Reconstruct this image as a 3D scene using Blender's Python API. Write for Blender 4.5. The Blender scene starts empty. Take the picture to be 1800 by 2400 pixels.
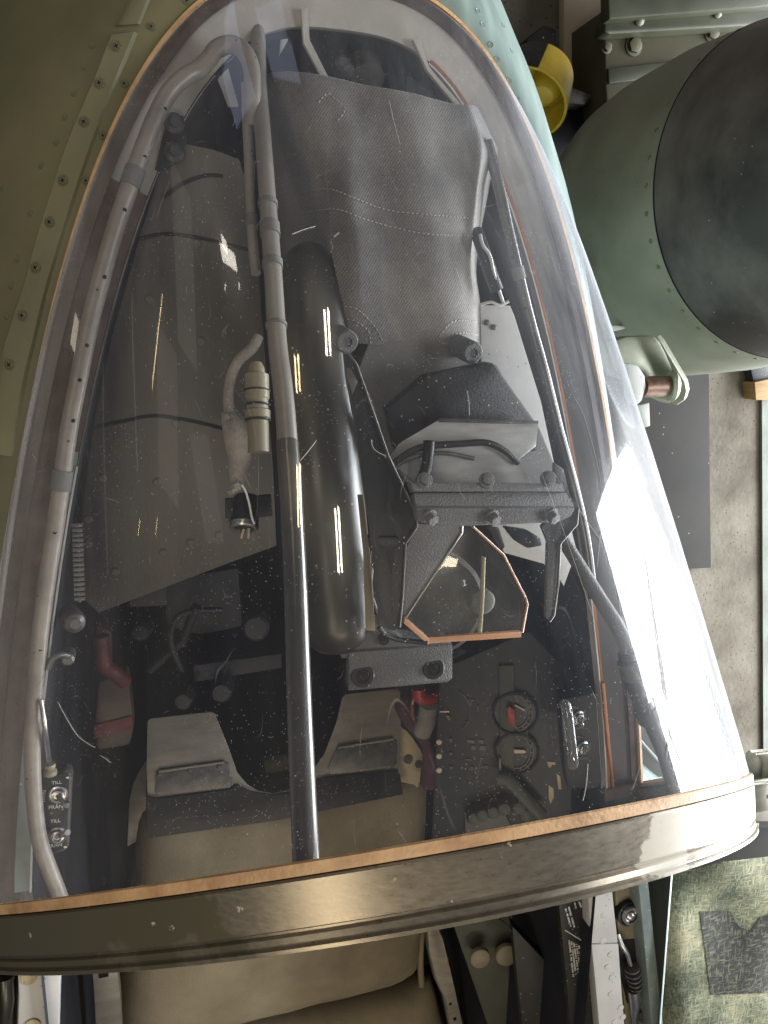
import bpy, bmesh, math, random
import numpy as np
from mathutils import Vector, Matrix
from mathutils.bvhtree import BVHTree
random.seed(7)
SC = bpy.context.scene
COL = SC.collection
# ------------------------------------------------------------------ camera
CAM = Vector((-0.180355, 0.521843, 0.708897))
RX = Vector((0.95827, 0.012577, 0.285589)); RY = Vector((0.051301, 0.975247, -0.215085)); RZ = Vector((-0.281225, 0.22076, 0.933904))
F = 1800.0
cd = bpy.data.cameras.new('camera'); cam = bpy.data.objects.new('camera', cd); COL.objects.link(cam)
cd.sensor_width = 36; cd.lens = 27; cd.clip_start = 0.01; cd.clip_end = 200
cam.matrix_world = Matrix(((RX.x, RY.x, RZ.x, CAM.x), (RX.y, RY.y, RZ.y, CAM.y), (RX.z, RY.z, RZ.z, CAM.z), (0, 0, 0, 1)))
SC.camera = cam
def ray(u, v):
    return RX * ((u - 900) / F) - RY * ((v - 1200) / F) - RZ       # view depth 1 along -RZ
def at(u, v, z):
    """the point of the plane z (or z0 + ax*X + ay*Y) seen at u, v of the 1800 x 2400 photograph"""
    d = ray(u, v)
    if isinstance(z, (int, float)): z = (z, 0, 0)
    z0, ax, ay = z
    t = (z0 + ax * CAM.x + ay * CAM.y - CAM.z) / (d.z - ax * d.x - ay * d.y)
    return CAM + d * t
def atd(u, v, depth): return CAM + ray(u, v) * depth
# ------------------------------------------------------------------ materials
MATS = {}
def srgb(*c): return tuple((x / 12.92 if x <= .04045 else ((x + .055) / 1.055) ** 2.4) for x in [k / 255 for k in c])
def mat(name, a, b=None, rough=.6, metal=0., scale=12., bump=0., bscale=150., detail=6., lo=.35, hi=.65, spec=.4,
        specks=0., speck_col=(.5, .48, .42), speck_scale=260., stretch=None, rvar=.12):
    m = bpy.data.materials.new(name); m.use_nodes = True
    nt = m.node_tree; N = nt.nodes; Lk = nt.links
    p = N['Principled BSDF']; p.inputs['Roughness'].default_value = rough; p.inputs['Metallic'].default_value = metal
    p.inputs['Specular IOR Level'].default_value = spec
    tc = N.new('ShaderNodeTexCoord'); mp = N.new('ShaderNodeMapping'); Lk.new(tc.outputs['Object'], mp.inputs[0])
    if stretch: mp.inputs['Scale'].default_value = stretch
    nz = N.new('ShaderNodeTexNoise'); nz.inputs['Scale'].default_value = scale; nz.inputs['Detail'].default_value = detail
    nz.inputs['Roughness'].default_value = .62
    Lk.new(mp.outputs[0], nz.inputs['Vector'])
    b = b or tuple(x * .75 for x in a)
    rp = N.new('ShaderNodeValToRGB'); rp.color_ramp.elements[0].position = lo; rp.color_ramp.elements[1].position = hi
    rp.color_ramp.elements[0].color = (*a, 1); rp.color_ramp.elements[1].color = (*b, 1)
    Lk.new(nz.outputs['Fac'], rp.inputs[0]); col = rp.outputs[0]
    if specks > 0:
        vo = N.new('ShaderNodeTexVoronoi'); vo.inputs['Scale'].default_value = speck_scale; Lk.new(mp.outputs[0], vo.inputs['Vector'])
        sx = N.new('ShaderNodeSeparateColor'); Lk.new(vo.outputs['Color'], sx.inputs[0])
        l1 = N.new('ShaderNodeMath'); l1.operation = 'LESS_THAN'; l1.inputs[1].default_value = .28; Lk.new(vo.outputs['Distance'], l1.inputs[0])
        l2 = N.new('ShaderNodeMath'); l2.operation = 'LESS_THAN'; l2.inputs[1].default_value = specks; Lk.new(sx.outputs[0], l2.inputs[0])
        mu = N.new('ShaderNodeMath'); mu.operation = 'MULTIPLY'; Lk.new(l1.outputs[0], mu.inputs[0]); Lk.new(l2.outputs[0], mu.inputs[1])
        mx = N.new('ShaderNodeMix'); mx.data_type = 'RGBA'; Lk.new(mu.outputs[0], mx.inputs[0]); Lk.new(col, mx.inputs[6]); mx.inputs[7].default_value = (*speck_col, 1)
        col = mx.outputs[2]
    Lk.new(col, p.inputs['Base Color'])
    r = N.new('ShaderNodeMapRange'); r.inputs[3].default_value = max(rough - rvar, .02); r.inputs[4].default_value = min(rough + rvar, 1)
    Lk.new(nz.outputs['Fac'], r.inputs[0]); Lk.new(r.outputs[0], p.inputs['Roughness'])
    if bump > 0:
        n2 = N.new('ShaderNodeTexNoise'); n2.inputs['Scale'].default_value = bscale; n2.inputs['Detail'].default_value = 4; Lk.new(mp.outputs[0], n2.inputs['Vector'])
        bp = N.new('ShaderNodeBump'); bp.inputs['Strength'].default_value = bump; bp.inputs['Distance'].default_value = .002
        Lk.new(n2.outputs['Fac'], bp.inputs['Height']); Lk.new(bp.outputs[0], p.inputs['Normal'])
    MATS[name] = m
    return m
DUST = (.42, .40, .36)
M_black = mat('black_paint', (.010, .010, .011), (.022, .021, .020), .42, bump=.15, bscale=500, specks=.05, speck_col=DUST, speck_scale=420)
M_crackle = mat('crackle_black', (.075, .074, .073), (.115, .112, .106), .6, bump=.6, bscale=650, specks=.05, speck_col=DUST, speck_scale=420)
M_greyplate = mat('grey_plate', (.075, .071, .064), (.155, .138, .112), .55, scale=7, lo=.3, hi=.72, stretch=(1.6, .7, 1), bump=.08, bscale=300, specks=.03, speck_col=DUST)
M_gloss = mat('glossy_black', (.010, .0085, .006), (.034, .028, .018), .33, scale=7, rvar=.08, spec=.6, specks=.05, speck_col=(.3, .27, .2), speck_scale=300)
M_pipe = mat('grey_pipe', (.32, .28, .24), (.20, .175, .15), .42, .1, scale=25, specks=.02, speck_col=(.05, .05, .05))
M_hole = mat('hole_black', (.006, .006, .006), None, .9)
M_tape = mat('grey_tape', (.17, .16, .15), (.13, .12, .11), .75, bump=.3, bscale=700)
M_cavity = mat('cockpit_dark', (.010, .011, .016), (.022, .022, .028), .75, scale=14, bump=.2, bscale=80, specks=.02, speck_col=(.10, .10, .11), speck_scale=600)
M_teal = mat('teal_grey_paint', (.16, .21, .20), (.24, .29, .275), .38, scale=30, specks=.06, speck_col=(.45, .48, .46), speck_scale=240)
M_flange = mat('grey_flange', (.52, .49, .44), (.40, .37, .33), .6, scale=20)
M_seal = mat('brown_sealant', (.045, .028, .020), (.10, .065, .05), .35, scale=40, stretch=(1, 1, 1))
M_gold = mat('tan_edge_strip', (.66, .42, .22), (.36, .20, .10), .5, scale=34, detail=9, lo=.4, hi=.72, bump=.3, bscale=300)
M_copper = mat('copper_edge_strip', (.42, .17, .06), (.28, .11, .04), .32, .3, scale=45)
M_whiteedge = mat('pale_edge', (.6, .58, .56), None, .35)
M_steel = mat('steel', (.55, .54, .52), (.36, .35, .33), .3, 1., scale=60)
M_darksteel = mat('dark_steel', (.09, .088, .082), (.15, .14, .13), .42, .6, scale=80)
M_screw = mat('olive_screw', (.19, .185, .115), (.12, .12, .075), .5, .2, scale=90)
M_khaki = mat('khaki_fabric', (.33, .27, .175), (.20, .165, .105), .85, scale=7, bump=.35, bscale=420)
M_khakileather = mat('grey_leather', (.27, .245, .20), (.36, .33, .27), .6, scale=18, bump=.3, bscale=220)
M_seatmetal = mat('seat_metal', (.29, .26, .215), (.20, .18, .145), .45, .35, scale=14, specks=.03, speck_col=(.35, .33, .28), stretch=(1, 4, 1))
M_cream = mat('cream_paint', (.52, .43, .27), (.40, .32, .20), .6, scale=22, specks=.08, speck_col=(.2, .16, .1))
M_lightgrey = mat('light_grey_paint', (.60, .59, .56), (.50, .49, .47), .5, scale=15, specks=.03, speck_col=(.3, .28, .25))
M_red = mat('red_paint', (.36, .02, .018), (.24, .02, .02), .4, scale=30)
M_maroon = mat('maroon_cloth', (.10, .03, .05), (.055, .018, .03), .85, scale=30, bump=.4, bscale=300)
M_panel = mat('panel_black', (.012, .0125, .012), (.028, .027, .024), .5, scale=18, specks=.06, speck_col=(.20, .18, .14), speck_scale=200)
M_olivedark = mat('olive_panel', (.050, .052, .036), (.075, .075, .052), .55, scale=16)
M_cable = None
M_letter = mat('white_lettering', (.78, .76, .70), None, .6)
M_dialmark = mat('dial_markings', (.26, .215, .165), (.16, .13, .10), .6, scale=80)
M_needle = mat('pale_needle', (.72, .55, .40), None, .5)
M_dot = mat('cream_dot', (.55, .44, .32), None, .5)
M_plaster = mat('rough_plaster', (.135, .117, .088), (.050, .038, .026), .9, scale=3.4, bump=1., bscale=70, detail=12, specks=.16, speck_col=(.060, .040, .028), speck_scale=85, lo=.42, hi=.70)
M_palegreen = mat('pale_green_paint', (.14, .155, .13), (.075, .078, .06), .7, scale=4, bump=.4, bscale=40, detail=9, lo=.4, hi=.7, specks=.04, speck_col=(.14, .10, .07), speck_scale=90)
M_board = mat('black_board', (.020, .0185, .017), (.034, .031, .028), .8, spec=.15, scale=4, specks=.006, speck_col=(.3, .3, .28), speck_scale=140)
M_tankgreen = mat('tank_green', (.135, .138, .098), (.265, .275, .225), .5, scale=3.0, bump=.1, bscale=40, detail=9, specks=.01, speck_col=(.06, .06, .04), speck_scale=200, lo=.3, hi=.72)
M_radome = mat('black_radome', (.026, .023, .022), (.17, .152, .135), .42, scale=2.7, detail=9, lo=.44, hi=.80, bump=.12, bscale=30, specks=.006, speck_col=(.35, .33, .3), speck_scale=220, stretch=(1, 1, 1.6))
M_crate = mat('olive_crate', (.060, .053, .026), (.038, .036, .018), .5, scale=6, bump=.1, bscale=40)
M_cratedark = mat('dark_green_bar', (.026, .029, .014), (.04, .041, .021), .4, scale=8)
M_yellow = mat('yellow_paint', (.70, .50, .055), (.52, .36, .04), .32, scale=12)
M_clevis = mat('grey_green_metal', (.34, .35, .27), (.25, .26, .19), .4, .35, scale=16)
M_rust = mat('rusty_pin', (.15, .07, .045), (.30, .22, .17), .45, .5, scale=30)
M_wood = mat('yellow_wood', (.30, .19, .075), (.22, .13, .05), .7, scale=10, stretch=(1, 8, 1))
M_pink = mat('bare_plasterboard', (.36, .29, .22), (.29, .23, .17), .9, scale=4, bump=.3, bscale=60)
M_orangeglass = mat('peach_glass_edge', (.62, .31, .16), (.48, .26, .15), .3, scale=20)
M_braid = mat('braid_grey', (.38, .34, .28), (.20, .18, .15), .85, scale=30, bump=.8, bscale=500)
M_tan = mat('tan_plastic', (.27, .235, .15), (.20, .17, .11), .45, scale=20)
M_darkpaint = mat('dark_green_paint', (.03, .035, .022), None, .4)

M_steelpipe = mat('worn_steel_pipe', (.30, .27, .235), (.17, .15, .13), .32, .25, scale=14, spec=.5)
M_tubesteel = mat('dark_tube_steel', (.075, .070, .066), (.13, .12, .11), .24, .45, scale=22, spec=.6, specks=.03, speck_col=(.3, .28, .25), speck_scale=400)
M_head = mat('sight_head_grey', (.19, .185, .175), (.14, .135, .125), .5, scale=12, specks=.03, speck_col=DUST, speck_scale=600)
M_bar = mat('crackle_grey', (.15, .147, .14), (.215, .21, .20), .55, bump=.7, bscale=700, specks=.03, speck_col=DUST, speck_scale=700)
M_mirrorplate = mat('grey_reflection', (.50, .49, .455), (.40, .39, .36), .22, .15, scale=30, stretch=(1, 5, 1), rvar=.08)  # opaque grey painted in place of what the sight glass reflects
M_dimred = mat('faded_red', (.13, .022, .020), (.06, .013, .013), .55, scale=40)
M_grip = mat('brown_grip', (.070, .045, .032), (.045, .028, .022), .5, scale=30)
M_sheet = mat('dark_sheet', (.050, .047, .043), (.125, .108, .086), .5, scale=6, lo=.32, hi=.75, stretch=(1.8, .55, 1), bump=.1, bscale=260, specks=.02, speck_col=DUST, speck_scale=500)
# cloth: twill weave
M_cloth = bpy.data.materials.new('grey_twill'); M_cloth.use_nodes = True
nt = M_cloth.node_tree; N = nt.nodes; Lk = nt.links; p = N['Principled BSDF']
p.inputs['Roughness'].default_value = .95; p.inputs['Specular IOR Level'].default_value = .1
p.inputs['Sheen Weight'].default_value = .25
tc = N.new('ShaderNodeTexCoord')
wv = N.new('ShaderNodeTexWave'); wv.inputs['Scale'].default_value = 150; wv.inputs['Distortion'].default_value = 3; wv.inputs['Detail'].default_value = 3; wv.inputs['Detail Scale'].default_value = 4
mp = N.new('ShaderNodeMapping'); mp.inputs['Rotation'].default_value = (0, 0, .6); Lk.new(tc.outputs['Object'], mp.inputs[0]); Lk.new(mp.outputs[0], wv.inputs['Vector'])
nz = N.new('ShaderNodeTexNoise'); nz.inputs['Scale'].default_value = 14; nz.inputs['Detail'].default_value = 8; Lk.new(tc.outputs['Object'], nz.inputs['Vector'])
ng = N.new('ShaderNodeTexNoise'); ng.inputs['Scale'].default_value = 900; Lk.new(tc.outputs['Object'], ng.inputs['Vector'])
rp = N.new('ShaderNodeValToRGB'); rp.color_ramp.elements[0].color = (.105, .099, .093, 1); rp.color_ramp.elements[1].color = (.215, .20, .182, 1)
rp.color_ramp.elements[0].position = .36; rp.color_ramp.elements[1].position = .66; Lk.new(nz.outputs['Fac'], rp.inputs[0])
mx = N.new('ShaderNodeMix'); mx.data_type = 'RGBA'; mx.blend_type = 'MULTIPLY'; mx.inputs[0].default_value = .85
r1 = N.new('ShaderNodeMapRange'); r1.inputs[3].default_value = .15; r1.inputs[4].default_value = 1.45
mul = N.new('ShaderNodeMath'); mul.operation = 'MULTIPLY_ADD'; mul.inputs[1].default_value = .5; Lk.new(wv.outputs['Fac'], mul.inputs[0]); Lk.new(ng.outputs['Fac'], mul.inputs[2]); 
Lk.new(mul.outputs[0], r1.inputs[0]); Lk.new(rp.outputs[0], mx.inputs[6]); Lk.new(r1.outputs[0], mx.inputs[7]); Lk.new(mx.outputs[2], p.inputs['Base Color'])
bp = N.new('ShaderNodeBump'); bp.inputs['Strength'].default_value = .22; bp.inputs['Distance'].default_value = .001; Lk.new(mul.outputs[0], bp.inputs['Height']); Lk.new(bp.outputs[0], p.inputs['Normal'])

# fuselage colour: olive on the left and top, blue-green on the right flank
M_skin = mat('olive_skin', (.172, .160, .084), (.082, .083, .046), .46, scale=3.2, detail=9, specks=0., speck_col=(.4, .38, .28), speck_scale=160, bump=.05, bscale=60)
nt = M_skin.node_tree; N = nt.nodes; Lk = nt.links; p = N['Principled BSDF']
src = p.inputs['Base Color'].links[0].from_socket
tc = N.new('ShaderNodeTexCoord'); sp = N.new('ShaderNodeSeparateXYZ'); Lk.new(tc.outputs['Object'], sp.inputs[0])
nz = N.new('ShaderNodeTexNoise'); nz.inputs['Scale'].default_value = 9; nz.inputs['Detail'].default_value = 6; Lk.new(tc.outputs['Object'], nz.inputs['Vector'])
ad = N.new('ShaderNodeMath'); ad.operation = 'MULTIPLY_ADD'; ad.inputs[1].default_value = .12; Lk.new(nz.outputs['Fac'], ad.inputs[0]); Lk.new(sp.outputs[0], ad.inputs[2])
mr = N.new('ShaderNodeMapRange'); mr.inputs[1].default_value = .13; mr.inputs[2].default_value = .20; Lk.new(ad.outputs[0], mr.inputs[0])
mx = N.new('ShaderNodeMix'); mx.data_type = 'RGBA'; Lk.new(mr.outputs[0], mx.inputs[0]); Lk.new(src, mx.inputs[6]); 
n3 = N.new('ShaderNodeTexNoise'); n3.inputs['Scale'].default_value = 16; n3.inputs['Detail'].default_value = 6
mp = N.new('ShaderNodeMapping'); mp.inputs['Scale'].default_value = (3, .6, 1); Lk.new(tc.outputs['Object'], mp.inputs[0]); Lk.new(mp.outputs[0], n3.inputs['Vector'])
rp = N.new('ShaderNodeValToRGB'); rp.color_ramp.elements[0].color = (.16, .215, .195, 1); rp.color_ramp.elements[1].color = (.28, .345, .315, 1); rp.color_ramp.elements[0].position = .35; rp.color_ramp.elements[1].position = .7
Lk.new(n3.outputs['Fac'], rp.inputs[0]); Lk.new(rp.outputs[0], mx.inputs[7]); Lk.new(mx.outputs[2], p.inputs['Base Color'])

M_strip = mat('olive_cover_strip', (.225, .213, .122), (.14, .142, .082), .42, scale=6, specks=0., speck_col=(.4, .38, .28), speck_scale=160)

# band metal: worn bare metal with leftovers of green paint to the left and pale peeled patches
M_band = bpy.data.materials.new('worn_band_metal'); M_band.use_nodes = True
nt = M_band.node_tree; N = nt.nodes; Lk = nt.links; p = N['Principled BSDF']
tc = N.new('ShaderNodeTexCoord'); sp = N.new('ShaderNodeSeparateXYZ'); Lk.new(tc.outputs['Object'], sp.inputs[0])
mp = N.new('ShaderNodeMapping'); mp.inputs['Scale'].default_value = (1, 2.6, 1); mp.inputs['Rotation'].default_value = (0, 0, 0); Lk.new(tc.outputs['Object'], mp.inputs[0])
br = N.new('ShaderNodeTexNoise'); br.inputs['Scale'].default_value = 120; br.inputs['Detail'].default_value = 9; br.inputs['Roughness'].default_value = .7; Lk.new(mp.outputs[0], br.inputs['Vector'])
rp = N.new('ShaderNodeValToRGB'); rp.color_ramp.elements[0].color = (.20, .172, .130, 1); rp.color_ramp.elements[1].color = (.265, .232, .178, 1); rp.color_ramp.elements[0].position = .35; rp.color_ramp.elements[1].position = .68
Lk.new(br.outputs['Fac'], rp.inputs[0])
pn = N.new('ShaderNodeTexNoise'); pn.inputs['Scale'].default_value = 15; pn.inputs['Detail'].default_value = 9; pn.inputs['Roughness'].default_value = .6; Lk.new(tc.outputs['Object'], pn.inputs['Vector'])
# mask = noise - ramp along X
xr = N.new('ShaderNodeMapRange'); xr.inputs[1].default_value = -.30; xr.inputs[2].default_value = -.08; xr.inputs[3].default_value = .34; xr.inputs[4].default_value = -.14; Lk.new(sp.outputs[0], xr.inputs[0])
ad = N.new('ShaderNodeMath'); Lk.new(pn.outputs['Fac'], ad.inputs[0]); Lk.new(xr.outputs[0], ad.inputs[1])
gt = N.new('ShaderNodeMapRange'); gt.inputs[1].default_value = .54; gt.inputs[2].default_value = .60; Lk.new(ad.outputs[0], gt.inputs[0])
mx = N.new('ShaderNodeMix'); mx.data_type = 'RGBA'; Lk.new(gt.outputs[0], mx.inputs[0]); Lk.new(rp.outputs[0], mx.inputs[6]); mx.inputs[7].default_value = (.085, .076, .044, 1)
pp_ = N.new('ShaderNodeTexNoise'); pp_.inputs['Scale'].default_value = 34; pp_.inputs['Detail'].default_value = 8; pp_.inputs['Roughness'].default_value = .65
mp2 = N.new('ShaderNodeMapping'); mp2.inputs['Location'].default_value = (3.3, 1.7, .4); Lk.new(tc.outputs['Object'], mp2.inputs[0]); Lk.new(mp2.outputs[0], pp_.inputs['Vector'])
g2 = N.new('ShaderNodeMapRange'); g2.inputs[1].default_value = .66; g2.inputs[2].default_value = .675; Lk.new(pp_.outputs['Fac'], g2.inputs[0])
gpos = N.new('ShaderNodeNewGeometry'); dst = N.new('ShaderNodeVectorMath'); dst.operation = 'DISTANCE'; dst.inputs[1].default_value = (.098, .235, .372); Lk.new(gpos.outputs['Position'], dst.inputs[0])
dn = N.new('ShaderNodeMath'); dn.operation = 'MULTIPLY_ADD'; dn.inputs[1].default_value = -.06; Lk.new(pn.outputs['Fac'], dn.inputs[0]); Lk.new(dst.outputs['Value'], dn.inputs[2])
dm = N.new('ShaderNodeMapRange'); dm.inputs[1].default_value = .0; dm.inputs[2].default_value = -.0015; Lk.new(dn.outputs[0], dm.inputs[0])
gx = N.new('ShaderNodeMath'); gx.operation = 'MAXIMUM'; Lk.new(g2.outputs[0], gx.inputs[0]); Lk.new(dm.outputs[0], gx.inputs[1]); g2 = gx
mx2 = N.new('ShaderNodeMix'); mx2.data_type = 'RGBA'; Lk.new(g2.outputs[0], mx2.inputs[0]); Lk.new(mx.outputs[2], mx2.inputs[6]); mx2.inputs[7].default_value = (.50, .46, .38, 1)
Lk.new(mx2.outputs[2], p.inputs['Base Color'])
mm = N.new('ShaderNodeMath'); mm.operation = 'MAXIMUM'; Lk.new(gt.outputs[0], mm.inputs[0]); Lk.new(g2.outputs[0], mm.inputs[1])
me_ = N.new('ShaderNodeMapRange'); me_.inputs[3].default_value = .7; me_.inputs[4].default_value = 0.; Lk.new(mm.outputs[0], me_.inputs[0]); Lk.new(me_.outputs[0], p.inputs['Metallic'])
rr_ = N.new('ShaderNodeMapRange'); rr_.inputs[3].default_value = .20; rr_.inputs[4].default_value = .40; Lk.new(br.outputs['Fac'], rr_.inputs[0]); Lk.new(rr_.outputs[0], p.inputs['Roughness'])
bp = N.new('ShaderNodeBump'); bp.inputs['Strength'].default_value = .07; bp.inputs['Distance'].default_value = .001
ad2 = N.new('ShaderNodeMath'); ad2.operation = 'MULTIPLY_ADD'; ad2.inputs[1].default_value = .6; Lk.new(mm.outputs[0], ad2.inputs[0]); Lk.new(br.outputs['Fac'], ad2.inputs[2])
Lk.new(ad2.outputs[0], bp.inputs['Height']); Lk.new(bp.outputs[0], p.inputs['Normal'])

def glass_mat(name, tint, haze, hazecol, specks, scratch, facing=.10, rough=.012, ior=1.5, boost=1.7, sscale=1.):
    m = bpy.data.materials.new(name); m.use_nodes = True
    nt = m.node_tree; N = nt.nodes; Lk = nt.links
    N.remove(N['Principled BSDF']); out = N['Material Output']
    tr = N.new('ShaderNodeBsdfTransparent'); tr.inputs[0].default_value = (*tint, 1)
    gl = N.new('ShaderNodeBsdfGlossy'); gl.inputs['Roughness'].default_value = rough
    ge = N.new('ShaderNodeNewGeometry'); dp = N.new('ShaderNodeVectorMath'); dp.operation = 'DOT_PRODUCT'
    Lk.new(ge.outputs['Incoming'], dp.inputs[0]); Lk.new(ge.outputs['Normal'], dp.inputs[1])
    ab = N.new('ShaderNodeMath'); ab.operation = 'ABSOLUTE'; Lk.new(dp.outputs['Value'], ab.inputs[0])
    om = N.new('ShaderNodeMath'); om.operation = 'SUBTRACT'; om.use_clamp = True; om.inputs[0].default_value = 1; Lk.new(ab.outputs[0], om.inputs[1])
    p5 = N.new('ShaderNodeMath'); p5.operation = 'POWER'; p5.inputs[1].default_value = 5; Lk.new(om.outputs[0], p5.inputs[0])
    fm = N.new('ShaderNodeMath'); fm.operation = 'MULTIPLY_ADD'; fm.use_clamp = True; fm.inputs[1].default_value = .95; fm.inputs[2].default_value = .042 * boost; Lk.new(p5.outputs[0], fm.inputs[0])
    g2 = N.new('ShaderNodeBsdfGlossy'); g2.inputs['Roughness'].default_value = .17
    gm = N.new('ShaderNodeMixShader'); gm.inputs[0].default_value = .24; Lk.new(gl.outputs[0], gm.inputs[1]); Lk.new(g2.outputs[0], gm.inputs[2])
    m1 = N.new('ShaderNodeMixShader'); Lk.new(fm.outputs[0], m1.inputs[0]); Lk.new(tr.outputs[0], m1.inputs[1]); Lk.new(gm.outputs[0], m1.inputs[2])
    df = N.new('ShaderNodeBsdfDiffuse'); df.inputs[0].default_value = (*hazecol, 1)
    tc = N.new('ShaderNodeTexCoord')
    pw = N.new('ShaderNodeMath'); pw.operation = 'POWER'; pw.inputs[1].default_value = 2.5; Lk.new(om.outputs[0], pw.inputs[0])
    h = N.new('ShaderNodeMath'); h.operation = 'MULTIPLY_ADD'; h.inputs[1].default_value = facing; h.inputs[2].default_value = haze; Lk.new(pw.outputs[0], h.inputs[0])
    # uneven film of dust, streaked to imitate upright reflections
    nz = N.new('ShaderNodeTexNoise'); nz.inputs['Scale'].default_value = 11 * sscale; nz.inputs['Detail'].default_value = 5; nz.inputs['Roughness'].default_value = .65
    ms = N.new('ShaderNodeMapping'); ms.inputs['Scale'].default_value = (3.0, .32, .8); Lk.new(tc.outputs['Object'], ms.inputs[0]); Lk.new(ms.outputs[0], nz.inputs['Vector'])
    mr = N.new('ShaderNodeMapRange'); mr.inputs[1].default_value = .3; mr.inputs[2].default_value = .72; mr.inputs[3].default_value = .5; mr.inputs[4].default_value = 1.6; Lk.new(nz.outputs['Fac'], mr.inputs[0])
    hm = N.new('ShaderNodeMath'); hm.operation = 'MULTIPLY'; Lk.new(h.outputs[0], hm.inputs[0]); Lk.new(mr.outputs[0], hm.inputs[1])
    tot = hm.outputs[0]
    def addto(sock, k):
        nonlocal tot
        a = N.new('ShaderNodeMath'); a.operation = 'MULTIPLY_ADD'; a.inputs[1].default_value = k; Lk.new(sock, a.inputs[0]); Lk.new(tot, a.inputs[2]); tot = a.outputs[0]
    if specks:
        cn_ = N.new('ShaderNodeTexNoise'); cn_.inputs['Scale'].default_value = 16; cn_.inputs['Detail'].default_value = 3; Lk.new(tc.outputs['Object'], cn_.inputs['Vector'])
        cm_ = N.new('ShaderNodeMapRange'); cm_.inputs[1].default_value = .38; cm_.inputs[2].default_value = .60; Lk.new(cn_.outputs['Fac'], cm_.inputs[0]); clump = cm_.outputs[0]
        for sc_, keep, dist, k in ((1000, specks, .32, .30), (480, specks * .25, .18, .6)):
            vo = N.new('ShaderNodeTexVoronoi'); vo.inputs['Scale'].default_value = sc_; Lk.new(tc.outputs['Object'], vo.inputs['Vector'])
            sx = N.new('ShaderNodeSeparateColor'); Lk.new(vo.outputs['Color'], sx.inputs[0])
            l1 = N.new('ShaderNodeMath'); l1.operation = 'LESS_THAN'; l1.inputs[1].default_value = dist; Lk.new(vo.outputs['Distance'], l1.inputs[0])
            l2 = N.new('ShaderNodeMath'); l2.operation = 'LESS_THAN'; l2.inputs[1].default_value = keep; Lk.new(sx.outputs[0], l2.inputs[0])
            mu = N.new('ShaderNodeMath'); mu.operation = 'MULTIPLY'; Lk.new(l1.outputs[0], mu.inputs[0]); Lk.new(l2.outputs[0], mu.inputs[1])
            mu2 = N.new('ShaderNodeMath'); mu2.operation = 'MULTIPLY'; Lk.new(mu.outputs[0], mu2.inputs[0]); Lk.new(clump, mu2.inputs[1])
            addto(mu2.outputs[0], k)
    if scratch:
        for (loc, sc_, wd, k) in ((0., 7, .0011, .20), (3.1, 13, .0017, .17), (7.7, 24, .0024, .14)):
            mp = N.new('ShaderNodeMapping'); mp.inputs['Location'].default_value = (loc, loc * .7, 0); mp.inputs['Scale'].default_value = (1.6, .55, .7); mp.inputs['Rotation'].default_value = (0, 0, loc)
            Lk.new(tc.outputs['Object'], mp.inputs[0])
            n1 = N.new('ShaderNodeTexNoise'); n1.inputs['Scale'].default_value = sc_; n1.inputs['Detail'].default_value = 1; Lk.new(mp.outputs[0], n1.inputs['Vector'])
            sb_ = N.new('ShaderNodeMath'); sb_.operation = 'SUBTRACT'; sb_.inputs[1].default_value = .5; Lk.new(n1.outputs['Fac'], sb_.inputs[0])
            a1 = N.new('ShaderNodeMath'); a1.operation = 'ABSOLUTE'; Lk.new(sb_.outputs[0], a1.inputs[0])
            l1 = N.new('ShaderNodeMath'); l1.operation = 'LESS_THAN'; l1.inputs[1].default_value = wd; Lk.new(a1.outputs[0], l1.inputs[0])
            n2 = N.new('ShaderNodeTexNoise'); n2.inputs['Scale'].default_value = sc_ * 3.3; n2.inputs['Detail'].default_value = 2; Lk.new(mp.outputs[0], n2.inputs['Vector'])
            l2 = N.new('ShaderNodeMapRange'); l2.inputs[1].default_value = .55; l2.inputs[2].default_value = .72; Lk.new(n2.outputs['Fac'], l2.inputs[0])
            mu = N.new('ShaderNodeMath'); mu.operation = 'MULTIPLY'; Lk.new(l1.outputs[0], mu.inputs[0]); Lk.new(l2.outputs[0], mu.inputs[1])
            addto(mu.outputs[0], k)
    cl = N.new('ShaderNodeClamp'); Lk.new(tot, cl.inputs[0]); cl.inputs[2].default_value = .75
    m2 = N.new('ShaderNodeMixShader'); Lk.new(cl.outputs[0], m2.inputs[0]); Lk.new(m1.outputs[0], m2.inputs[1]); Lk.new(df.outputs[0], m2.inputs[2])
    Lk.new(m2.outputs[0], out.inputs[0])
    MATS[name] = m
    return m
M_glass = glass_mat('canopy_glass', (.92, .92, .92), .021, (.80, .82, .88), .065, .5, facing=.34, rough=.02)
M_combiner = glass_mat('combiner_glass_clear', (.90, .91, .88), .022, (.75, .74, .66), .04, .2, facing=.03, boost=1.6)
M_mirror = glass_mat('reflector_glass_grey', (.45, .45, .44), .45, (.78, .77, .74), .03, .3, facing=.1, boost=3.5)
M_lens = glass_mat('purple_lens', (.22, .16, .42), .06, (.35, .25, .6), .02, 0, boost=2.5)
M_clearguard = glass_mat('clear_guard', (.75, .75, .75), .10, (.7, .7, .68), 0, 0, boost=3)

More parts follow.
